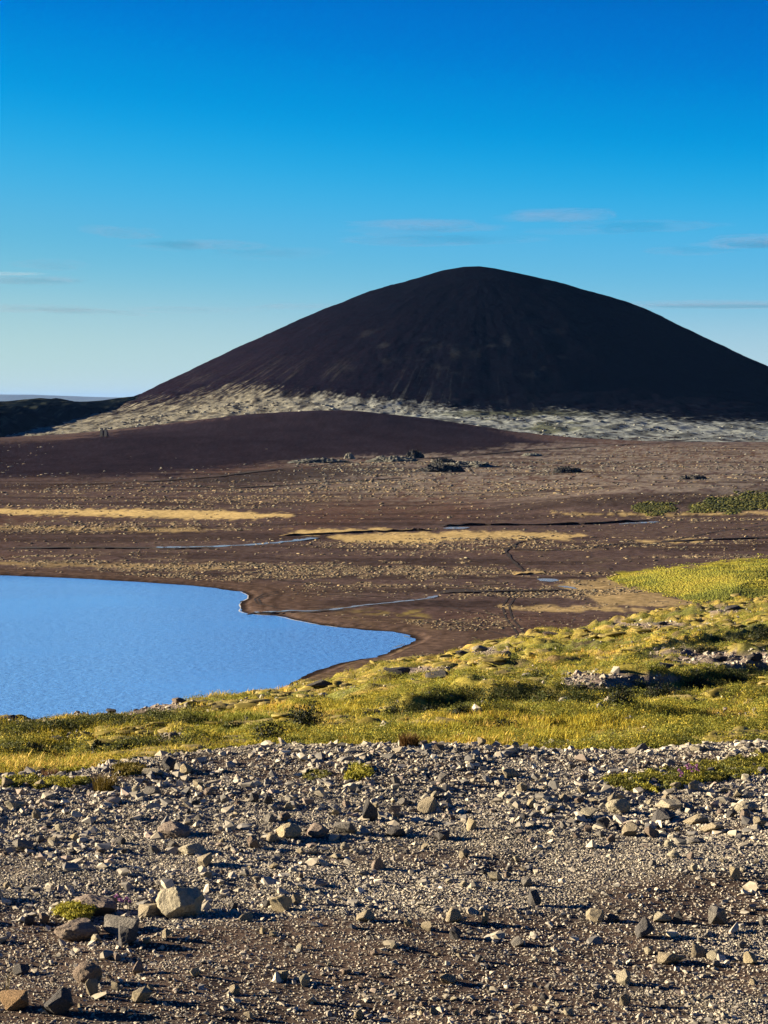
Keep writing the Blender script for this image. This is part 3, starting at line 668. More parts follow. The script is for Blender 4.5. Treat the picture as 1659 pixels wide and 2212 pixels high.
# --- scattered heath, grass and moss on the hillside
GRASS = [blades('grass', 500+k, 28, .02, .065, .09, .9, .006, M_LEAF) for k in range(5)]
HEATH = [leaf_clump('heath', 520+k, 130, .13, .085, .017, M_LEAF) for k in range(5)]
MOSS = [cushion('moss', 540+k, M_LEAF, 3, .6) for k in range(4)]
def slope_points(n, seed, umin=1/12.5, umax=1/140.):
    r = np.random.default_rng(seed); Yv = 1/r.uniform(umax, umin, n); tv = r.uniform(-.235, .235, n)
    px = W/2+F*tv; h, s, d0, ds = slope_par(px); k = (Yv < ds+5) & (Yv > rim_at(px)+.6)
    Yv, tv = Yv[k], tv[k]; z = hillside_z(tv, Yv); x = tv*Yv; q = project(x, Yv, z); return r, x, Yv, z, q[0], q[1]
BANK_PX = [np.array(b[0], float) for b in BANKS]
def heathy(x, y, px, py):                               # where dwarf shrubs grow: clumps, and along the banks
    m = sst(.545, .60, fbm(x/1.3, y/2.2, 0, 95, 3)*.7+.3*fbm(x/.45, y/.6, 0, 96, 2))
    for b, wd in zip(BANK_PX, (34, 12, 20, 14)):
        on = (px > b[0, 0]-20) & (px < b[-1, 0]); l = np.interp(px, b[:, 0], b[:, 1])
        m = np.maximum(m, np.where(on, sst(wd*1.2, wd*.5, np.abs(py-(l-wd*.55)))*.95, 0))
    return m
def bankness(px, py):
    m = np.zeros(len(px))
    for b, wd in zip(BANK_PX, (34, 14, 22, 26)):
        on = (px > b[0, 0]-20) & (px < b[-1, 0]); l = np.interp(px, b[:, 0], b[:, 1])
        m = np.maximum(m, np.where(on, sst(wd*1.1, wd*.4, np.abs(py-(l-wd*.5)))*.8, 0))
    return m
def place_on_slope(name, label, n, seed, protos, keep, size, tint, sink=.02, squash=(1, 1, 1)):
    r, x, y, z, px, py = slope_points(n, seed)
    k = r.random(len(x)) < keep(x, y, px, py); x, y, z, px, py = x[k], y[k], z[k], px[k], py[k]; n = len(x)
    s = size(r, n)*np.sqrt(np.clip(y/22, .7, 4)); rot = np.stack([r.normal(0, .12, n), r.normal(0, .12, n), r.uniform(0, 6.28, n)], -1)
    scl = s[:, None]*r.uniform(.75, 1.3, (n, 3))*np.array(squash)
    return scatter(name, label, np.stack([x, y, z-sink*s], -1), rot, scl, r.integers(0, len(protos), n), tint(r, x, y, px, py), protos)
def scr(px, py): return sst(.25, -.02, scree_mask(px, py))
def grass_tint(r, x, y, px, py):
    n = len(x); a = np.array([(.200, .172, .020), (.155, .150, .018), (.26, .195, .045), (.105, .118, .018)])
    k = np.clip((fbm(x/2.2, y/3.0, 0, 151, 3)*1.9-.45+r.normal(0, .16, n))*4, 0, 3.99).astype(int)
    return a[k]*np.array((3.0, 2.75, 2.6))*r.uniform(.75, 1.25, (n, 1))
def heath_tint(r, x, y, px, py):
    n = len(x); a = np.array([(.10, .115, .018), (.16, .155, .022), (.06, .075, .016), (.22, .20, .026)]); f = heathy(x, y, px, py); k = np.clip((r.random(n)*1.3-.35+.0*f)*4, 0, 3).astype(int); dark = bankness(px, py) > r.random(n); c = a[k]*2.3; c[dark] = np.array((.045, .058, .014))*1.3; return c*np.array((1.2, 1.06, 1.0))*r.uniform(.7, 1.25, (n, 1))
def moss_tint(r, x, y, px, py):
    n = len(x); a = np.array([(.26, .21, .055), (.22, .175, .035), (.30, .24, .09)]); return a[r.integers(0, 3, n)]*1.5*r.uniform(.75, 1.15, (n, 1))
place_on_slope('grass', 'yellow green grass on the hillside', 150000, 31, GRASS, lambda x, y, px, py: scr(px, py)*(1-.9*heathy(x, y, px, py))*.8*sst(.44,.58,fbm(x/1.1, y/1.8, 0, 157, 3))*(.22+.78*sst(1480, 1575, py)), lambda r, n: r.uniform(.7, 1.35, n), grass_tint)
place_on_slope('heath', 'dark green dwarf heath on the hillside', 110000, 32, HEATH, lambda x, y, px, py: scr(px, py)*(.10+.7*heathy(x, y, px, py)), lambda r, n: r.uniform(.45, 1.2, n), heath_tint)
place_on_slope('moss', 'pale yellow moss cushions on the hillside', 60000, 33, MOSS, lambda x, y, px, py: scr(px, py)*sst(.50, .66, fbm(x/1.5, y/3.2, 0, 153, 3))*(1-heathy(x, y, px, py))*.9, lambda r, n: r.uniform(.03, .10, n), moss_tint, 0, (1.6, 1.3, .38))
# scree: loose stones in the bare patches
r, x, y, z, px, py = slope_points(300000, 34)
k = r.random(len(x)) < sst(-.05, .25, scree_mask(px+50*(fbm(x/1.2, y/2, 0, 155, 3)-.5), py+10*(fbm(x/.6, y/1, 0, 156, 2)-.5)))*.4; x, y, z = x[k], y[k], z[k]; n = len(x)
s = (.009+.022*r.random(n)**2)*np.sqrt(y/25)*(1+1.2*(r.random(n) < .03))
scatter('scree', 'grey loose stones in the bare patches of the hillside', np.stack([x, y, z-s*.15], -1), np.stack([r.normal(0, .3, n), r.normal(0, .3, n), r.uniform(0, 6.28, n)], -1),
        np.stack([s, s*r.uniform(.7, 1.1, n), s*r.uniform(.7, 1.6, n)], -1), r.integers(0, len(GR), n), stone_tints(n, r)*.95, GR)

# ------------------------------------------------------------------ single shrubs, tufts and rocks on the hillside
def shrub(px, py, wpx, hpx, label, colr, seed, name='dwarf_shrub', cat='shrub', group='dwarf shrubs on the hillside', on=None):
    x, d, z = on or on_slope_pt(px, py); wm, hm_ = wpx*d/F, hpx*1.35*d/F; rr_ = random.Random(seed)
    e = bpy.data.objects.new(name, None); col.objects.link(e); e.location = (x, d, z-.02); e.rotation_euler = (0, 0, rr_.uniform(0, 6.28))
    n = int(np.clip(wm*hm_*9000, 700, 2600))
    lf = obj('leaves', leaf_clump('leaves', seed, n, wm*.5, hm_, .03, M_LEAFO, .35), e); lf.color = (*colr, 1)
    V, Fc = [], []
    for k in range(9):
        a = k*.7+rr_.random(); tip = Vector((math.cos(a)*wm*.36, math.sin(a)*wm*.36, hm_*rr_.uniform(.55, .8))); b = Vector((math.cos(a)*.03, math.sin(a)*.03, -.03))
        sx = Vector((-math.sin(a), math.cos(a), 0))*.007; up = Vector((0, 0, .007)); i = len(V)
        V += [b-sx, b+up, b+sx, tip-sx*.3, tip+up*.3, tip+sx*.3]; Fc += [(i, i+1, i+4, i+3), (i+1, i+2, i+5, i+4), (i+2, i, i+3, i+5)]
    st = obj('stem', mesh('stem', np.array(V), Fc, M_LEAFO, False), e); st.color = (.07, .045, .03, 1)
    return tag(e, label, cat, group)
GREEN, DGREEN = (.060, .075, .016), (.020, .027, .010)  # DGREEN is darkened to carry the shadowed side of the bushes
for q in [(660,1580,100,56,'largest dark green bush standing alone on the grass left of centre',DGREEN),
          (577,1608,88,44,'dark green bush at the gravel edge below the largest bush',DGREEN),
          (500,1580,56,22,'low dark bush left of the largest bush',GREEN),
          (1070,1518,92,30,'broad mid green mound of dwarf willow right of centre',GREEN),
          (930,1546,70,20,'low dark shrub on the grass above the reddish tuft',DGREEN),
          (997,1548,56,18,'small dark shrub right of the one above the reddish tuft',DGREEN),
          (1092,1578,72,22,'dwarf shrub nearest the gravel rim below the broad willow mound',DGREEN),
          (845,1548,50,17,'small dark shrub between the largest bush and the reddish tuft',DGREEN),
          (1180,1520,80,26,'green willow clump at the left end of the long bank',GREEN),
          (1255,1522,84,28,'second green willow clump along the long bank from the left',GREEN),
          (1340,1522,84,30,'dark willow clump in the middle of the long bank',DGREEN),
          (1430,1512,92,32,'dark willow clump right of the middle of the long bank',DGREEN),
          (1510,1498,88,32,'darkest willow clump towards the right end of the long bank',DGREEN),
          (1590,1482,86,32,'willow clump at the right end of the long bank',GREEN),
          (1655,1380,72,22,'dark shrub on the upper bank at the right edge',DGREEN),
          (1600,1388,60,18,'dark shrub on the upper bank beside the one at the edge',DGREEN),
          (1520,1408,60,15,'dark shrub at the left end of the upper bank',DGREEN),
          (1160,1470,70,18,'flat green shrub above the broad willow mound',GREEN),
          (208,1622,34,22,'dark shrub in the shade of the left bank',DGREEN),
          (268,1622,44,14,'low dark shrub right of the shaded one under the left bank',DGREEN),
          (60,1626,80,20,'dark heath clump under the left bank at the photo edge',DGREEN),
          (120,1575,64,20,'olive heath clump on the slope by the lake at far left',GREEN),
          (235,1565,80,22,'olive heath clump above the mossy patch at left',GREEN),
          (340,1556,80,22,'rounded green heath clump under the stony crest at left',GREEN),
          (770,1520,60,16,'small green shrub on the slope right of the largest bush',GREEN)]:
    shrub(*q, 700+int(q[0]))
def tuft(px, py, wpx, hpx, label, colr, seed, n=160, loc=None, name='grass_tuft', cat='grass tuft', group=None, d=None, wid=.004):
    x, y, z = loc; wm, hm_ = wpx*y/F, hpx*y/F
    o = obj(name, blades(name, seed, n, hm_*.45, hm_*1.1, wm*.30, .75, wid, M_LEAFO), None, (x, y, z-.01)); o.color = (*colr, 1)
    return tag(o, label, cat, group)
def gp(px, py):
    x, y = on_level(px, py, 0.0); x, y = float(x), float(y); return x, y, float(ground_z(np.array(x), np.array(y)))
tuft(883, 1620, 72, 36, 'reddish brown dry grass tuft on the gravel rim', (.16, .085, .025), 801, 420, gp(883, 1622), wid=.003)
tuft(228, 1706, 88, 44, 'golden grass tuft with a dark shadow on the gravel at left', (.19, .135, .025), 802, 380, gp(228, 1708), wid=.003)
tuft(160, 1655, 60, 24, 'pinkish dry grass at the foot of the left bank', (.22, .12, .07), 803, 160, gp(110, 1668), wid=.003)
tuft(18, 2140, 30, 78, 'thin dry straws above the rusty orange stone', (.20, .16, .09), 804, 12, gp(14, 2155), wid=.002)
tuft(338, 1934, 16, 50, 'few dry straws behind the big pale boulder', (.26, .21, .11), 805, 9, gp(338, 1948), wid=.002)
# mats of small plants on the gravel
MATL = [leaf_clump('mat', 560+k, 60, .03, .022, .011, M_LEAF) for k in range(4)]
def plant_mat(label, ells, n, cols, seed, size=(.7, 1.3), zoff=0.0, name='plant_mat', cat='cushion plant'):
    r = np.random.default_rng(seed); P = []
    while len(P) < n:
        cx, cy, rx, ry = ells[r.integers(len(ells))]; a = r.uniform(0, 6.28); q = math.sqrt(r.random())
        px, py = cx+rx*q*math.cos(a), cy+ry*q*math.sin(a)
        if fbm(px/22., py/7., 0, seed, 2) < .40: continue
        P.append(gp(px, py))
    P = np.array(P); P[:, 2] += zoff; n = len(P); c = np.array(cols)
    o = scatter(name, None, P, np.stack([r.normal(0, .2, n), r.normal(0, .2, n), r.uniform(0, 6.28, n)], -1), r.uniform(*size, (n, 1))*r.uniform(.8, 1.2, (n, 3)),
                r.integers(0, 4, n), c[r.integers(0, len(c), n)]*r.uniform(.75, 1.2, (n, 1)), MATL, kind=None)
    return tag(o, label, cat, 'plant cushions on the gravel')
YG = [(.42, .38, .04), (.32, .31, .035), (.50, .43, .06)]; OL = [(.15, .16, .03), (.21, .20, .035), (.28, .25, .045), (.11, .125, .03)]
plant_mat('large green plant mat with pink flowers in the gravel at right', [(1400,1688,95,16),(1480,1672,90,18),(1570,1660,110,20),(1640,1650,70,16)], 900, OL+YG[:1], 61)
plant_mat('bright yellow green plant streak near the rim at left', [(165,1640,42,8),(130,1652,26,7)], 170, YG, 62)
plant_mat('small bright green cushion in the middle of the stony band', [(770,1680,30,9)], 80, YG, 63)
plant_mat('yellowish plant mat where gravel and grass meet below the bushes', [(500,1606,62,7)], 190, YG, 64)
plant_mat('olive plant mat left of the golden grass tuft', [(70,1692,70,12),(150,1694,40,10)], 260, OL+YG, 65)
plant_mat('yellow ochre plant mat right of the golden grass tuft', [(275,1672,34,10)], 120, [(.22, .17, .03), (.17, .14, .025)], 66)
plant_mat('yellow green cushion plant between the flat pinkish and low brown boulders', [(165,1968,34,13)], 150, YG, 67, (.6, 1.0), .022)
plant_mat('faint green sprigs beside the bright green cushion', [(683,1678,26,7)], 40, OL, 68, (.5, .9))
# pink thrift flowers: stems and heads
def flowers(px, py, n, spread, label, seed):
    rr_ = random.Random(seed); x, y, z = gp(px, py); e = bpy.data.objects.new('pink_flowers', None); col.objects.link(e); e.location = (x, y, z)
    for k in range(n):
        p = Vector((rr_.gauss(0, spread), rr_.gauss(0, spread*.6), 0)); h = rr_.uniform(.035, .06)
        w = .0012; st = obj('flower_stem', mesh('flower_stem', np.array([p+Vector((-w, 0, 0)), p+Vector((w, 0, 0)), p+Vector((w, 0, h)), p+Vector((-w, 0, h))]), [(0, 1, 2, 3)], M_LEAFO, False), e); st.color = (.12, .12, .03, 1)
        hd = obj('flower_head', leaf_clump('flower_head', seed+k, 30, .009, .009, .007, M_LEAFO, .5), e, p+Vector((0, 0, h-.003))); hd.color = (.42, .17, .40, 1)
    tag(e, label, 'flower', 'pink flowers on the gravel')
flowers(1493, 1676, 12, .02, 'pink flower cluster in the green plant mat at right', 91)
flowers(1478, 1692, 5, .012, 'few pink flowers at the lower edge of the green mat', 92)
flowers(262, 1957, 5, .02, 'small pink flowers beside the yellow green cushion plant', 93)
# dark rocks breaking through the turf
for k, (px, py, w, hgt, tone, lab) in enumerate([
   (858,1461,62,17,'dark','low dark outcrop on the slope close to the lake shore'),(945,1466,58,15,'dark','second dark outcrop right of the one near the lake shore'),
   (690,1484,66,14,'dark','flat dark outcrop at the slope crest above the lake'),(383,1520,36,11,'brown','brown hump on the stony crest above the lake'),
   (236,1536,24,9,'dark','small dark stone on the stony crest left of the brown hump'),(373,1601,26,18,'tan','tan stone in the small stone patch on the left slope'),
   (318,1588,26,10,'tan','small tan stone at the upper left of that stone patch'),(120,1603,44,12,'dark','dark rock in yellow moss on the left slope'),
   (15,1557,40,10,'dark','dark rock on the crest at the left photo edge'),(1565,1445,40,12,'pale','pale rounded rock beside the right stone field'),
   (1440,1447,44,12,'dark','dark rock at the upper edge of the middle stone field'),(1250,1488,46,10,'dark','dark rock at the foot of the middle stone field'),
   (1560,1430,36,12,'dark','dark rock in the right stone field'),(1635,1428,40,14,'dark','dark rock in the right stone field by the photo edge'),
   (1040,1407,40,10,'pale','pale grey rock on the crest above the sandy shore'),(1000,1416,34,10,'dark','dark rock left of the pale one on the crest'),
   (1190,1374,36,9,'brown','brown rock on the crest below the tyre tracks'),(1430,1352,30,8,'dark','dark rock near the top of the grass slope'),
   (1590,1318,44,9,'dark','dark stones under the far grassy knoll'),(1635,1548,12,12,'pale','small white stone alone in the yellow grass at right')]):
    x, y, z = on_slope_pt(px, py); wm, hm_ = w*y/F, hgt*y/F
    o = obj('slope_rock', rock_mesh('slope_rock', 2000+k, 4, 12, .08, .02, M_ROCK), None, (x, y+wm*.15, z-.2*hm_), (0, 0, rs.uniform(-.4, .4)), (wm*.5, wm*.4, hm_*1.25))
    o.color = (*TONE[tone], 1) if lab[:11] != 'small white' else (.6, .58, .52, 1); tag(o, lab, 'rock', 'rocks in the turf of the hillside')
print('vegetation done')

# ------------------------------------------------------------------ streams, pools, tracks and banks on the plain
def plain_at(px, py):                                    # ground point of the plain under a pixel
    z = np.full(np.shape(px), PLAIN_Z)
    for _ in range(9): x, y = on_level(px, py, z); z = .45*z + .55*plain_z(x, y)
    return x, y, plain_z(x, y)
def dense(pts, n):
    p = np.array(pts, float); t = np.linspace(0, len(p)-1, n); i = np.arange(len(p)); return np.interp(t, i, p[:, 0]), np.interp(t, i, p[:, 1])
def flat_mat(name, c, rough=.95):
    m, n, l, p = material(name); p.inputs['Roughness'].default_value = rough; p.inputs['Specular IOR Level'].default_value = .1
    nz = n.new('ShaderNodeTexNoise'); nz.inputs['Scale'].default_value = 1.2; nz.inputs['Detail'].default_value = 6
    t = n.new('ShaderNodeTexCoord'); l.new(t.outputs['Object'], nz.inputs['Vector'])
    r = n.new('ShaderNodeValToRGB'); r.color_ramp.elements[0].position = .3; r.color_ramp.elements[1].position = .7
    r.color_ramp.elements[0].color = (*[v*.6 for v in c], 1); r.color_ramp.elements[1].color = (*[v*1.3 for v in c], 1)
    l.new(nz.outputs['Fac'], r.inputs[0]); l.new(r.outputs[0], p.inputs['Base Color']); return m
def ribbon(name, label, pts, width, mat, lift, n=60, wob=.3, seed=0, kind='structure', vary=True):
    """a strip laid over the plain; width in metres across the ground, held level across"""
    px, py = dense(pts, n); x, y, z = plain_at(px, py)
    x = x + (noise(np.arange(n)*.35, 0, 0, seed)-.5)*wob; y = y + (noise(np.arange(n)*.35, 7, 0, seed)-.5)*wob*3
    tx, ty = np.gradient(x), np.gradient(y); l = np.hypot(tx, ty)+1e-9
    w = width*.5*(.55+.9*noise(np.arange(n)*.4, 3, 0, seed+5)) if vary else np.full(n, width*.5)
    w = w*np.minimum(1, np.minimum(np.arange(n), np.arange(n)[::-1])/3.+.15)
    A = np.stack([x-ty/l*w, y+tx/l*w], -1); B = np.stack([x+ty/l*w, y-tx/l*w], -1)
    zz = np.maximum(np.maximum(plain_z(A[:, 0], A[:, 1]), plain_z(B[:, 0], B[:, 1])), z)+lift
    V = np.concatenate([np.c_[A, zz], np.c_[B, zz]]); i = np.arange(n-1)
    o = obj(name, mesh(name, V, np.stack([i, i+1, i+1+n, i+n], -1), mat)); return tag(o, label, kind=kind)
M_TRACK = flat_mat('track_soil', (.020, .013, .011)); M_BANK = flat_mat('peat_bank', (.022, .015, .013)); M_RUT = flat_mat('moss_rut', (.004, .003, .003)); M_SHORE_LINE = flat_mat('pale_shore_line', (.45, .45, .44)); M_PSTRAW = flat_mat('straw', (.24, .17, .07))
ribbon('stream', 'pale stream winding across the plain behind the lake', [(340,1182),(380,1182),(420,1182),(480,1180),(540,1177),(600,1172),(650,1166),(690,1162)], 4.2, M_STREAM, .06, 70, 2, 1)
ribbon('stream', 'narrow stream running into the lake by the sand spit', [(545,1323),(590,1321),(640,1320),(700,1319),(760,1311),(800,1306),(850,1301),(900,1296),(938,1290)], 1.7, M_STREAM, .05, 70, .6, 2)
ribbon('stream', 'thin stream arm under the dark bank at right', [(1340,1132),(1365,1130),(1390,1129),(1420,1127)], 2.4, M_STREAM, .05, 50, 2, 3)
ribbon('pool', 'small blue pool in the stream channel at centre', [(975,1143),(985,1141),(1000,1139)], 9, M_STREAM, .08, 14, .1, 4, vary=False)
ribbon('pool', 'blue pool among pale tussocks left of the green knoll', [(1176,1250),(1184,1253),(1190,1257)], 5.5, M_STREAM, .08, 14, .1, 5, vary=False)
ribbon('pool', 'thin blue pool just below the one left of the knoll', [(1205,1266),(1225,1268),(1246,1273)], 2.4, M_STREAM, .08, 18, .1, 6)
ribbon('pool', 'blue pool at the upstream end of the narrow stream', [(925,1292),(934,1290),(944,1287)], 2.2, M_STREAM, .08, 14, .1, 7)
ribbon('pool', 'wet strip of water on the sandy shore', [(770,1453),(800,1455),(850,1458)], 1.2, M_STREAM, .05, 16, .1, 8)
for dx in (0, 14):                                       # tyre tracks
    ribbon('tyre_track', 'dark wheel rut crossing the plain towards the grass', [(1128+dx,1268),(1098+dx,1290),(1086+dx,1310),(1092+dx,1335),(1106+dx,1352),(1120+dx,1372)], .55, M_TRACK, .04, 50, .1, 11, vary=False)
for dx in (0, 8):
    ribbon('tyre_track', 'dark wheel rut along the beach by the spit', [(700+dx,1278),(650,1276+dx*.4),(600,1277+dx*.5),(570,1283+dx*.6),(550+dx,1294),(556+dx,1304),(600,1312+dx*.3)], .5, M_TRACK, .04, 50, .2, 13, vary=False)
ribbon('tyre_track', 'long faint track line at the foot of the cinder fan', [(-200,1050),(0,1045),(180,1046),(330,1040),(470,1030),(600,1014),(760,1001),(940,990),(1150,972),(1400,958),(1659,948),(1900,940)], 5, M_TRACK, .5, 120, 1, 15)
for q, (tp, tw) in enumerate([([(1380,1182),(1450,1168),(1540,1150),(1659,1134),(1800,1120)], 1.6), ([(560,1290),(640,1284),(720,1284),(820,1289),(900,1297),(960,1300)], .7), ([(860,1334),(930,1338),(1000,1350),(1060,1364),(1110,1378)], .6),
        ([(300,1238),(420,1240),(560,1250),(700,1262),(850,1268),(1000,1266),(1100,1262)], .8), ([(1180,1160),(1120,1172),(1090,1190),(1110,1215),(1140,1240)], 1.0), ([(940,1305),(1010,1322),(1080,1330),(1180,1332)], .6)]):
    ribbon('tyre_track', ['faint track climbing right from the straw patch', 'faint wheel line along the beach above the spit', 'wheel line curving round the lake tip', 'long thin track behind the lake beach', 'short track winding down to the pools', 'thin track from the stream to the crossing'][q], tp, tw, M_TRACK, .05+.02*q, 60, .5, 30+q)
ribbon('pool', 'thin wet sliver at the tip of the lake', [(858,1372),(872,1374),(886,1378)], .8, M_STREAM, .05, 14, .1, 41)
ribbon('pool', 'second wet sliver just below the lake tip', [(846,1400),(860,1396),(874,1391)], .6, M_STREAM, .05, 14, .1, 42)
ribbon('tyre_track', 'dark track line above the yellow strip', [(330,1062),(480,1056),(620,1048),(760,1040),(880,1032)], 5, M_TRACK, .3, 60, 1, 16)
ribbon('tyre_track', 'track line at right below the dark dune', [(1050,1180),(1150,1190),(1240,1186),(1330,1176),(1420,1172)], 1.8, M_TRACK, .12, 60, 1, 17)
for dx in (0, 10):                                       # ruts in the moss at the foot of the cone
    q = [(219+dx*.9, 925+k*4.5) for k in range(6)]
    P = []
    for px_, py_ in q:
        t = (px_-W/2)/F; dd = np.linspace(2450, 3600, 1500); zz = np.maximum(hill_height(t*dd-HILL_X, dd-HILL_Y), plain_z(t*dd, dd)); r0 = project(t*dd, dd, zz)[1]; k0 = int(np.argmax(r0 <= py_)); P.append((t*dd[k0], dd[k0], zz[k0]+.6))
    P = np.array(P); n = len(P); V = np.concatenate([P-[1.6, 0, 0], P+[1.6, 0, 0]]); i = np.arange(n-1)
    tag(obj('moss_rut', mesh('moss_rut', V, np.stack([i, i+1, i+1+n, i+n], -1), M_RUT)), 'dark rut worn through the pale moss', kind='structure')
def bank(name, label, pts, hgt, n=60, seed=0):
    """a cut earth bank: a steep dark face towards the water, its top running back level"""
    px, py = dense(pts, n); x, y, z = plain_at(px, py); y = y + (noise(np.arange(n)*.3, 0, 0, seed)-.5)*3
    h = hgt*.6*(.45+.9*noise(np.arange(n)*.25, 3, 0, seed+2))*np.minimum(1, np.minimum(np.arange(n), np.arange(n)[::-1])/6.)
    a, b, c = np.c_[x, y, z-.2], np.c_[x+.1, y+.35, z+h], np.c_[x, y+14, z-.1]
    V = np.concatenate([a, b, c]); i = np.arange(n-1)
    Fc = np.concatenate([np.stack([i, i+1, i+1+n, i+n], -1), np.stack([i+n, i+1+n, i+1+2*n, i+2*n], -1)])
    me = mesh(name, V, Fc, M_BANK, False); me.materials.append(M_PSTRAW if 'straw' in label else M_TRACK)
    me.polygons.foreach_set('material_index', np.concatenate([np.zeros(n-1), np.ones(n-1)]).astype(np.int32))
    return tag(obj(name, me), label, 'earth bank', 'cut banks on the plain')
bank('earth_bank', 'dark cut bank with straw top left of the centre pool', [(600,1158),(680,1155),(760,1151),(830,1149),(880,1147),(940,1145)], 1.3, 60, 1)
bank('earth_bank', 'long dark cut bank right of the centre pool', [(950,1138),(1000,1136),(1080,1135),(1170,1135),(1260,1133),(1340,1129),(1410,1124)], 1.5, 80, 2)
bank('earth_bank', 'dark bank along the pale stream at left', [(0,1186),(120,1186),(260,1186),(380,1187),(470,1186)], .7, 60, 3)
bank('earth_bank', 'low dark bank above the narrow stream', [(520,1329),(560,1327),(640,1325),(760,1318)], .35, 40, 4)
bank('earth_bank', 'low bank above the blue pools left of the knoll', [(930,1284),(1040,1280),(1150,1278),(1240,1276)], .5, 50, 5)
bank('earth_bank', 'short dark bank under the straw patch above the pools', [(1110,1243),(1140,1241),(1180,1240)], .7, 24, 6)
bank('earth_bank', 'dark bank line at far right of the plain', [(1430,1172),(1520,1168),(1600,1165),(1700,1162)], .8, 40, 7)
# pale water line along the spit and the shore
sl = SHORE[8:21]
px, py = dense(sl, 60); x, y = on_level(px, py, LAKE_Z); n = 60
tx, ty = np.gradient(x), np.gradient(y); l = np.hypot(tx, ty)+1e-9; w = .04+.18*noise(np.arange(n)*.5, 0, 0, 3)
A = np.c_[x-ty/l*w-.1, y+tx/l*w-.2, np.full(n, LAKE_Z+.02)]; B = np.c_[x+ty/l*w-.1, y-tx/l*w-.2, np.full(n, LAKE_Z+.02)]; i = np.arange(n-1)
tag(obj('pale_shore_line', mesh('pale_shore_line', np.concatenate([A, B]), np.stack([i, i+1, i+1+n, i+n], -1), M_SHORE_LINE)), 'thin white water line along the sand spit', kind='stuff')

# ------------------------------------------------------------------ tussocks on the plain
TUFT = [cushion('tussock', 580+k, M_TUFT, 1, .5) for k in range(5)]
r = np.random.default_rng(41); n = 650000
px = r.uniform(-330, 2000, n); py = 958+(1475-958)*r.random(n)**.9
d0 = np.full(n, .06)
for cx, cy, rx, ry, a in SPOTS: d0 = np.maximum(d0, a*sst(1.0, .3, ((px-cx)/rx)**2+((py-cy)/ry)**2))
k = r.random(n) < d0*.9; px, py, d0 = px[k], py[k], d0[k]; n = len(px)
x, y, z = plain_at(px, py); dens = tuft_density(px, py, x, y)/d0/.9
k = r.random(n) < dens*.9; x, y, z, px, py = x[k], y[k], z[k], px[k], py[k]; n = len(x)
sz = (.055+.36*r.random(n)**3.0)*np.clip(y/620, .8, 2.6)
a = np.array([(.34, .25, .14), (.28, .215, .13), (.40, .30, .17), (.22, .165, .105), (.30, .26, .17)])
grey = np.array([(.25, .235, .19), (.20, .185, .155)])
tint = np.where((r.random(n) < sst(1085, 1010, py)*.8)[:, None], grey[r.integers(0, 2, n)], a[r.integers(0, 5, n)])*.9*r.uniform(.5, 1.2, (n, 1))
scatter('tussocks', 'pale dry tussocks dotted over the plain', np.stack([x, y, z-.05], -1), np.stack([0*x, 0*x, r.normal(0, .6, n)], -1), np.stack([sz*r.uniform(.8, 2.8, n), sz*r.uniform(.8, 1.6, n), sz*r.uniform(.45, 1.1, n)], -1), r.integers(0, 5, n), tint, TUFT)
print('tussocks', n)
# grass on the far knoll and scrub at the right
def far_cover(name, label, poly, n, seed, size, cols, protos, gain=1.0):
    r = np.random.default_rng(seed); P = np.array(poly, float); lo, hi = P.min(0)-8, P.max(0)+8; lo[0] = max(lo[0], -300); hi[0] = min(hi[0], 1950)
    px, py = r.uniform(lo[0], hi[0], n), r.uniform(lo[1], hi[1], n); k = poly_sd(px, py, poly)+34*(fbm(px/26, py/7, 0, seed, 4)-.5)+r.normal(0, 3, n) > 0; x, y, z = plain_at(px[k], py[k]); n = len(x)
    s = r.uniform(*size, n); c = np.array(cols)
    cc = np.clip(fbm(x/9, y/9, 0, seed+1, 3)*1.8-.4+r.normal(0, .12, n), 0, .999)
    return scatter(name, label, np.stack([x, y, z-.1*s], -1), np.stack([0*x, 0*x, r.uniform(0, 6.28, n)], -1), s[:, None]*np.array([1.2, 1, .75]), r.integers(0, len(protos), n), c[(cc*len(c)).astype(int)]*gain*r.uniform(.75, 1.25, (n, 1)), protos)
far_cover('knoll_grass', 'bright yellow green grass on the far knoll', KNOLL, 70000, 51, (.10, .34), [(.26, .22, .03), (.22, .20, .026), (.18, .175, .024), (.12, .13, .02)], TUFT, 1.5)
far_cover('far_scrub', 'dark green scrub on the slope at far right', [(1495,1102),(1540,1082),(1600,1070),(1659,1064),(2000,1050),(2000,1098),(1659,1098),(1560,1104)], 14000, 52, (.3, 1.1), [(.05, .06, .014), (.08, .085, .018), (.12, .115, .022)], TUFT)
far_cover('far_scrub', 'small dark green scrub patch left of the larger one', [(1372,1100),(1395,1090),(1440,1087),(1458,1096),(1440,1106),(1390,1107)], 4000, 53, (.25, .8), [(.05, .06, .014), (.08, .085, .018), (.13, .12, .022)], TUFT)
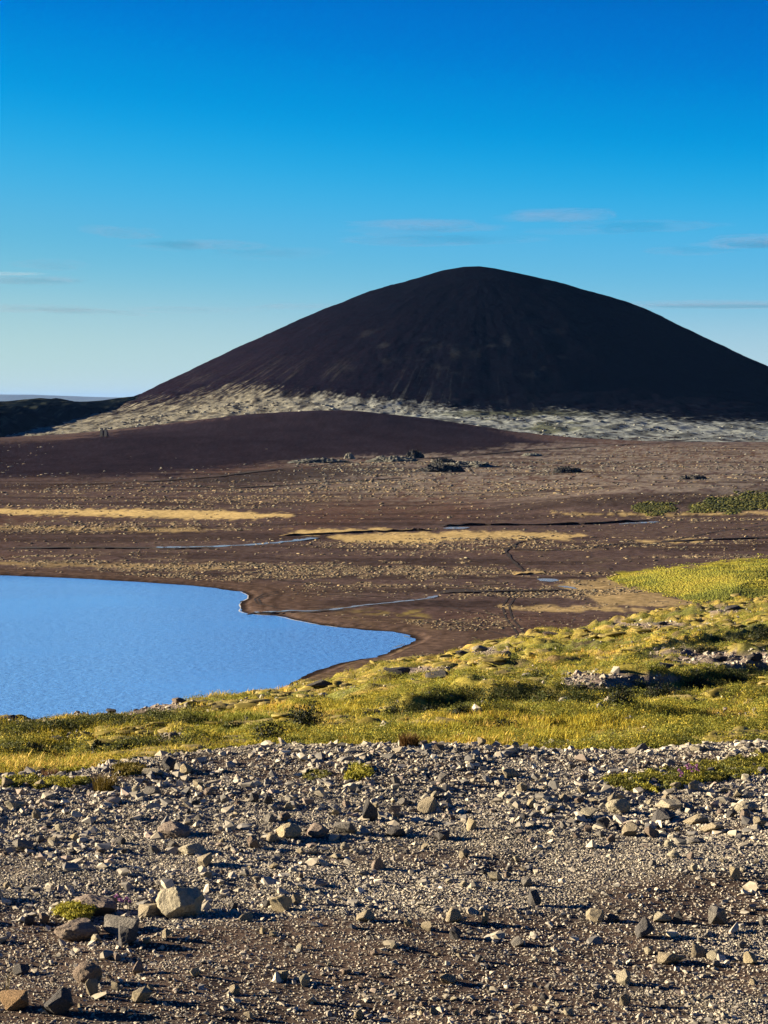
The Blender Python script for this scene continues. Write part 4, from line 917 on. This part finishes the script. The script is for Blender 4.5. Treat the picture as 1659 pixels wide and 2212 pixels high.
# lava outcrops before the cone
for k, (px, py, w, hgt, c, lab) in enumerate([
   (755,991,22,10,(.30,.28,.22),'pale boulder alone at the foot of the cinder fan'),(895,990,44,13,(.03,.03,.032),'dark lava knob standing behind the grey rubble'),
   (955,1020,90,14,(.035,.035,.035),'dark lava hollow in the grey rubble field'),(1225,1021,62,10,(.03,.03,.03),'flat dark lava patch at the right of the rubble field'),
   (690,1000,130,8,(.12,.12,.105),'long low lava rubble ridge left in the field'),(850,998,110,9,(.14,.14,.12),'grey mossy lava ridge in the middle of the field'),
   (1010,1008,120,9,(.16,.155,.13),'grey mossy lava ridge right of the dark knob'),(960,1005,60,12,(.05,.05,.048),'dark broken lava crest above the hollow'),
   (120,860.5,0,0,(0,0,0),''),(1500,1035,60,7,(.06,.055,.05),'low dark lava bump right on the plain'),(1150,985,46,5,(.2,.2,.17),'pale mossy lava patch towards the cone')]):
    if not w: continue
    x, y, z = [float(v) for v in plain_at(np.array(float(px)), np.array(float(py)))]; wm, hm_ = w*y/F, hgt*y/F
    v, f = ico(5); v = v.copy(); v *= (1+.9*(fbm(v[:, 0]*2.5+k, v[:, 1]*2.5, v[:, 2]*2.5, k, 5, .6)-.5))[:, None]; sp = np.abs(fbm(v[:, 0]*7+k, v[:, 1]*7, v[:, 2]*7, k+9, 3)-.5); v[:, 2] = np.maximum(v[:, 2], -.3)*(.5+1.6*sp)*1.4
    o = obj('lava_outcrop', mesh('lava_outcrop', v, f, M_ROCK, False), None, (x, y+wm*.2, z), (0, 0, 0), (wm*.5, wm*.45, hm_*1.1)); o.color = (*c, 1)
    tag(o, lab, 'lava rock', 'lava outcrops before the cone')
# lava rubble and moss hummocks on the apron of the cone
r = np.random.default_rng(77); n = 16000
ta, ra = np.radians(r.uniform(185, 350, n)), r.uniform(500, 930, n); x, y = HILL_X+ra*np.cos(ta), HILL_Y+ra*np.sin(ta); z = hill_height(ra*np.cos(ta), ra*np.sin(ta))
k = (r.random(n) < sst(.42, .6, fbm(x/40, y/40, 0, 175, 3))) & (z > plain_z(x, y)) & (project(x, y, z)[1] > np.interp(project(x, y, z)[0], [0,150,350,560,650,800,1000,1200,1659], [925,925,893,862,868,872,894,898,926])); x, y, z = x[k], y[k], z[k]; n = len(x); s = .5+2.0*r.random(n)**3
tn = np.where((r.random(n) < .5)[:, None], np.array((.015, .014, .016)), np.array((.27, .275, .24)))*r.uniform(.6, 1.2, (n, 1))
scatter('apron_rubble', 'dark rubble and pale moss hummocks round the foot of the cone', np.stack([x, y, z-.2*s], -1), np.stack([0*x, 0*x, r.uniform(0, 6.28, n)], -1), np.stack([s*r.uniform(1, 2, n), s*1.2, s*r.uniform(.5, 1.1, n)], -1), r.integers(0, 5, n), tn, TUFT)
# ------------------------------------------------------------------ clouds
def cloud_mat(name, dens, c):
    m, n, l, p = material(name); n.remove(p); v = n.new('ShaderNodeVolumePrincipled'); v.inputs['Color'].default_value = (*c, 1); v.inputs['Density'].default_value = dens; v.inputs['Anisotropy'].default_value = 0.0
    l.new(v.outputs[0], n['Material Output'].inputs['Volume']); return m
M_CL = cloud_mat('thin_cloud', 2.6e-4, (.26, .255, .37)); M_CLB = cloud_mat('lit_cloud', 7e-4, (.50, .52, .60))
CY = 34000.0
for k, (px, py, w, hgt, b, lab) in enumerate([
   (40,602,270,15,0,'grey cloud streak at the left edge below a white one'),(10,592,130,8,1,'small bright white cloud at the left edge'),(110,576,120,9,0,'faint cloud above the white one at the left edge'),
   (50,665,250,8,0,'long thin cloud streak low at the left edge'),(180,673,120,6,0,'thin cloud streak right of the low left one'),(272,676,56,4,0,'tiny cloud dash between two low streaks'),
   (420,671,220,7,0,'long low cloud streak left of the cone'),(652,664,160,7,0,'low cloud streak touching the left slope of the cone'),
   (270,503,110,16,0,'faint mauve cloud high on the left'),(425,531,200,14,0,'faint grey cloud right of the mauve one'),(590,547,185,10,0,'lens shaped cloud streak left of the summit'),
   (930,490,240,22,0,'broad faint cloud above the summit'),(985,520,330,14,0,'long cloud streak just above the summit'),(1205,465,180,32,0,'faint mauve cloud high right of the summit'),
   (1350,494,270,20,0,'broad thin cloud right of the mauve one'),(1495,542,130,9,0,'short cloud streak at the right'),(1625,522,180,30,0,'pale grey cloud at the right edge'),
   (1560,657,330,17,0,'long cloud bar above the right slope of the cone')]):
    x, y, z = at_depth(px, py, CY+k*700); s_ = y/F
    VV, FF = [], []
    for q in range(5 if not b else 3):                   # several drawn-out wisps make one cloud
        v, f = ico(4); v = v.copy(); rad = .4+1.0*fbm(v[:, 0]*4+k*3+q*9, v[:, 1]*1.5, v[:, 2]*1.6, 170+k, 5, .65); v *= rad[:, None]; v /= np.abs(v).max(0)
        cr = random.Random(k*31+q); lx2 = cr.uniform(.5, .95); v = v*np.array([lx2, cr.uniform(.5, .9), cr.uniform(.12, .30)]) + np.array([cr.uniform(-1, 1)*(1.1-lx2), cr.uniform(-.3, .3), cr.uniform(-.6, .6)])
        FF.append(f+sum(len(w_) for w_ in VV)); VV.append(v)
    v, f = np.concatenate(VV), np.concatenate(FF)
    o = obj('cloud', mesh('cloud', v, f, M_CLB if b else M_CL), None, (float(x), float(y), float(z)), (0, 0, 0), (w*.82*s_, 2100 if not b else 900, hgt*.5*s_)); tag(o, lab, 'cloud', 'thin clouds over the horizon')
# ------------------------------------------------------------------ haze
hz_top = 235.0
bm = bmesh.new(); bmesh.ops.create_cube(bm, size=1.0); me = bpy.data.meshes.new('haze'); bm.to_mesh(me); bm.free()
hm2, n, l, p = material('haze'); n.remove(p); v = n.new('ShaderNodeVolumePrincipled'); v.inputs['Color'].default_value = (.13, .33, .85, 1); v.inputs['Density'].default_value = 4.6e-6
l.new(v.outputs[0], n['Material Output'].inputs['Volume']); me.materials.append(hm2)
o = obj('haze', me, None, (0, 0, (hz_top-56)/2), (0, 0, 0), (184000, 184000, hz_top+56)); tag(o, 'thin bluish air over the plain', kind='stuff')
print('done')
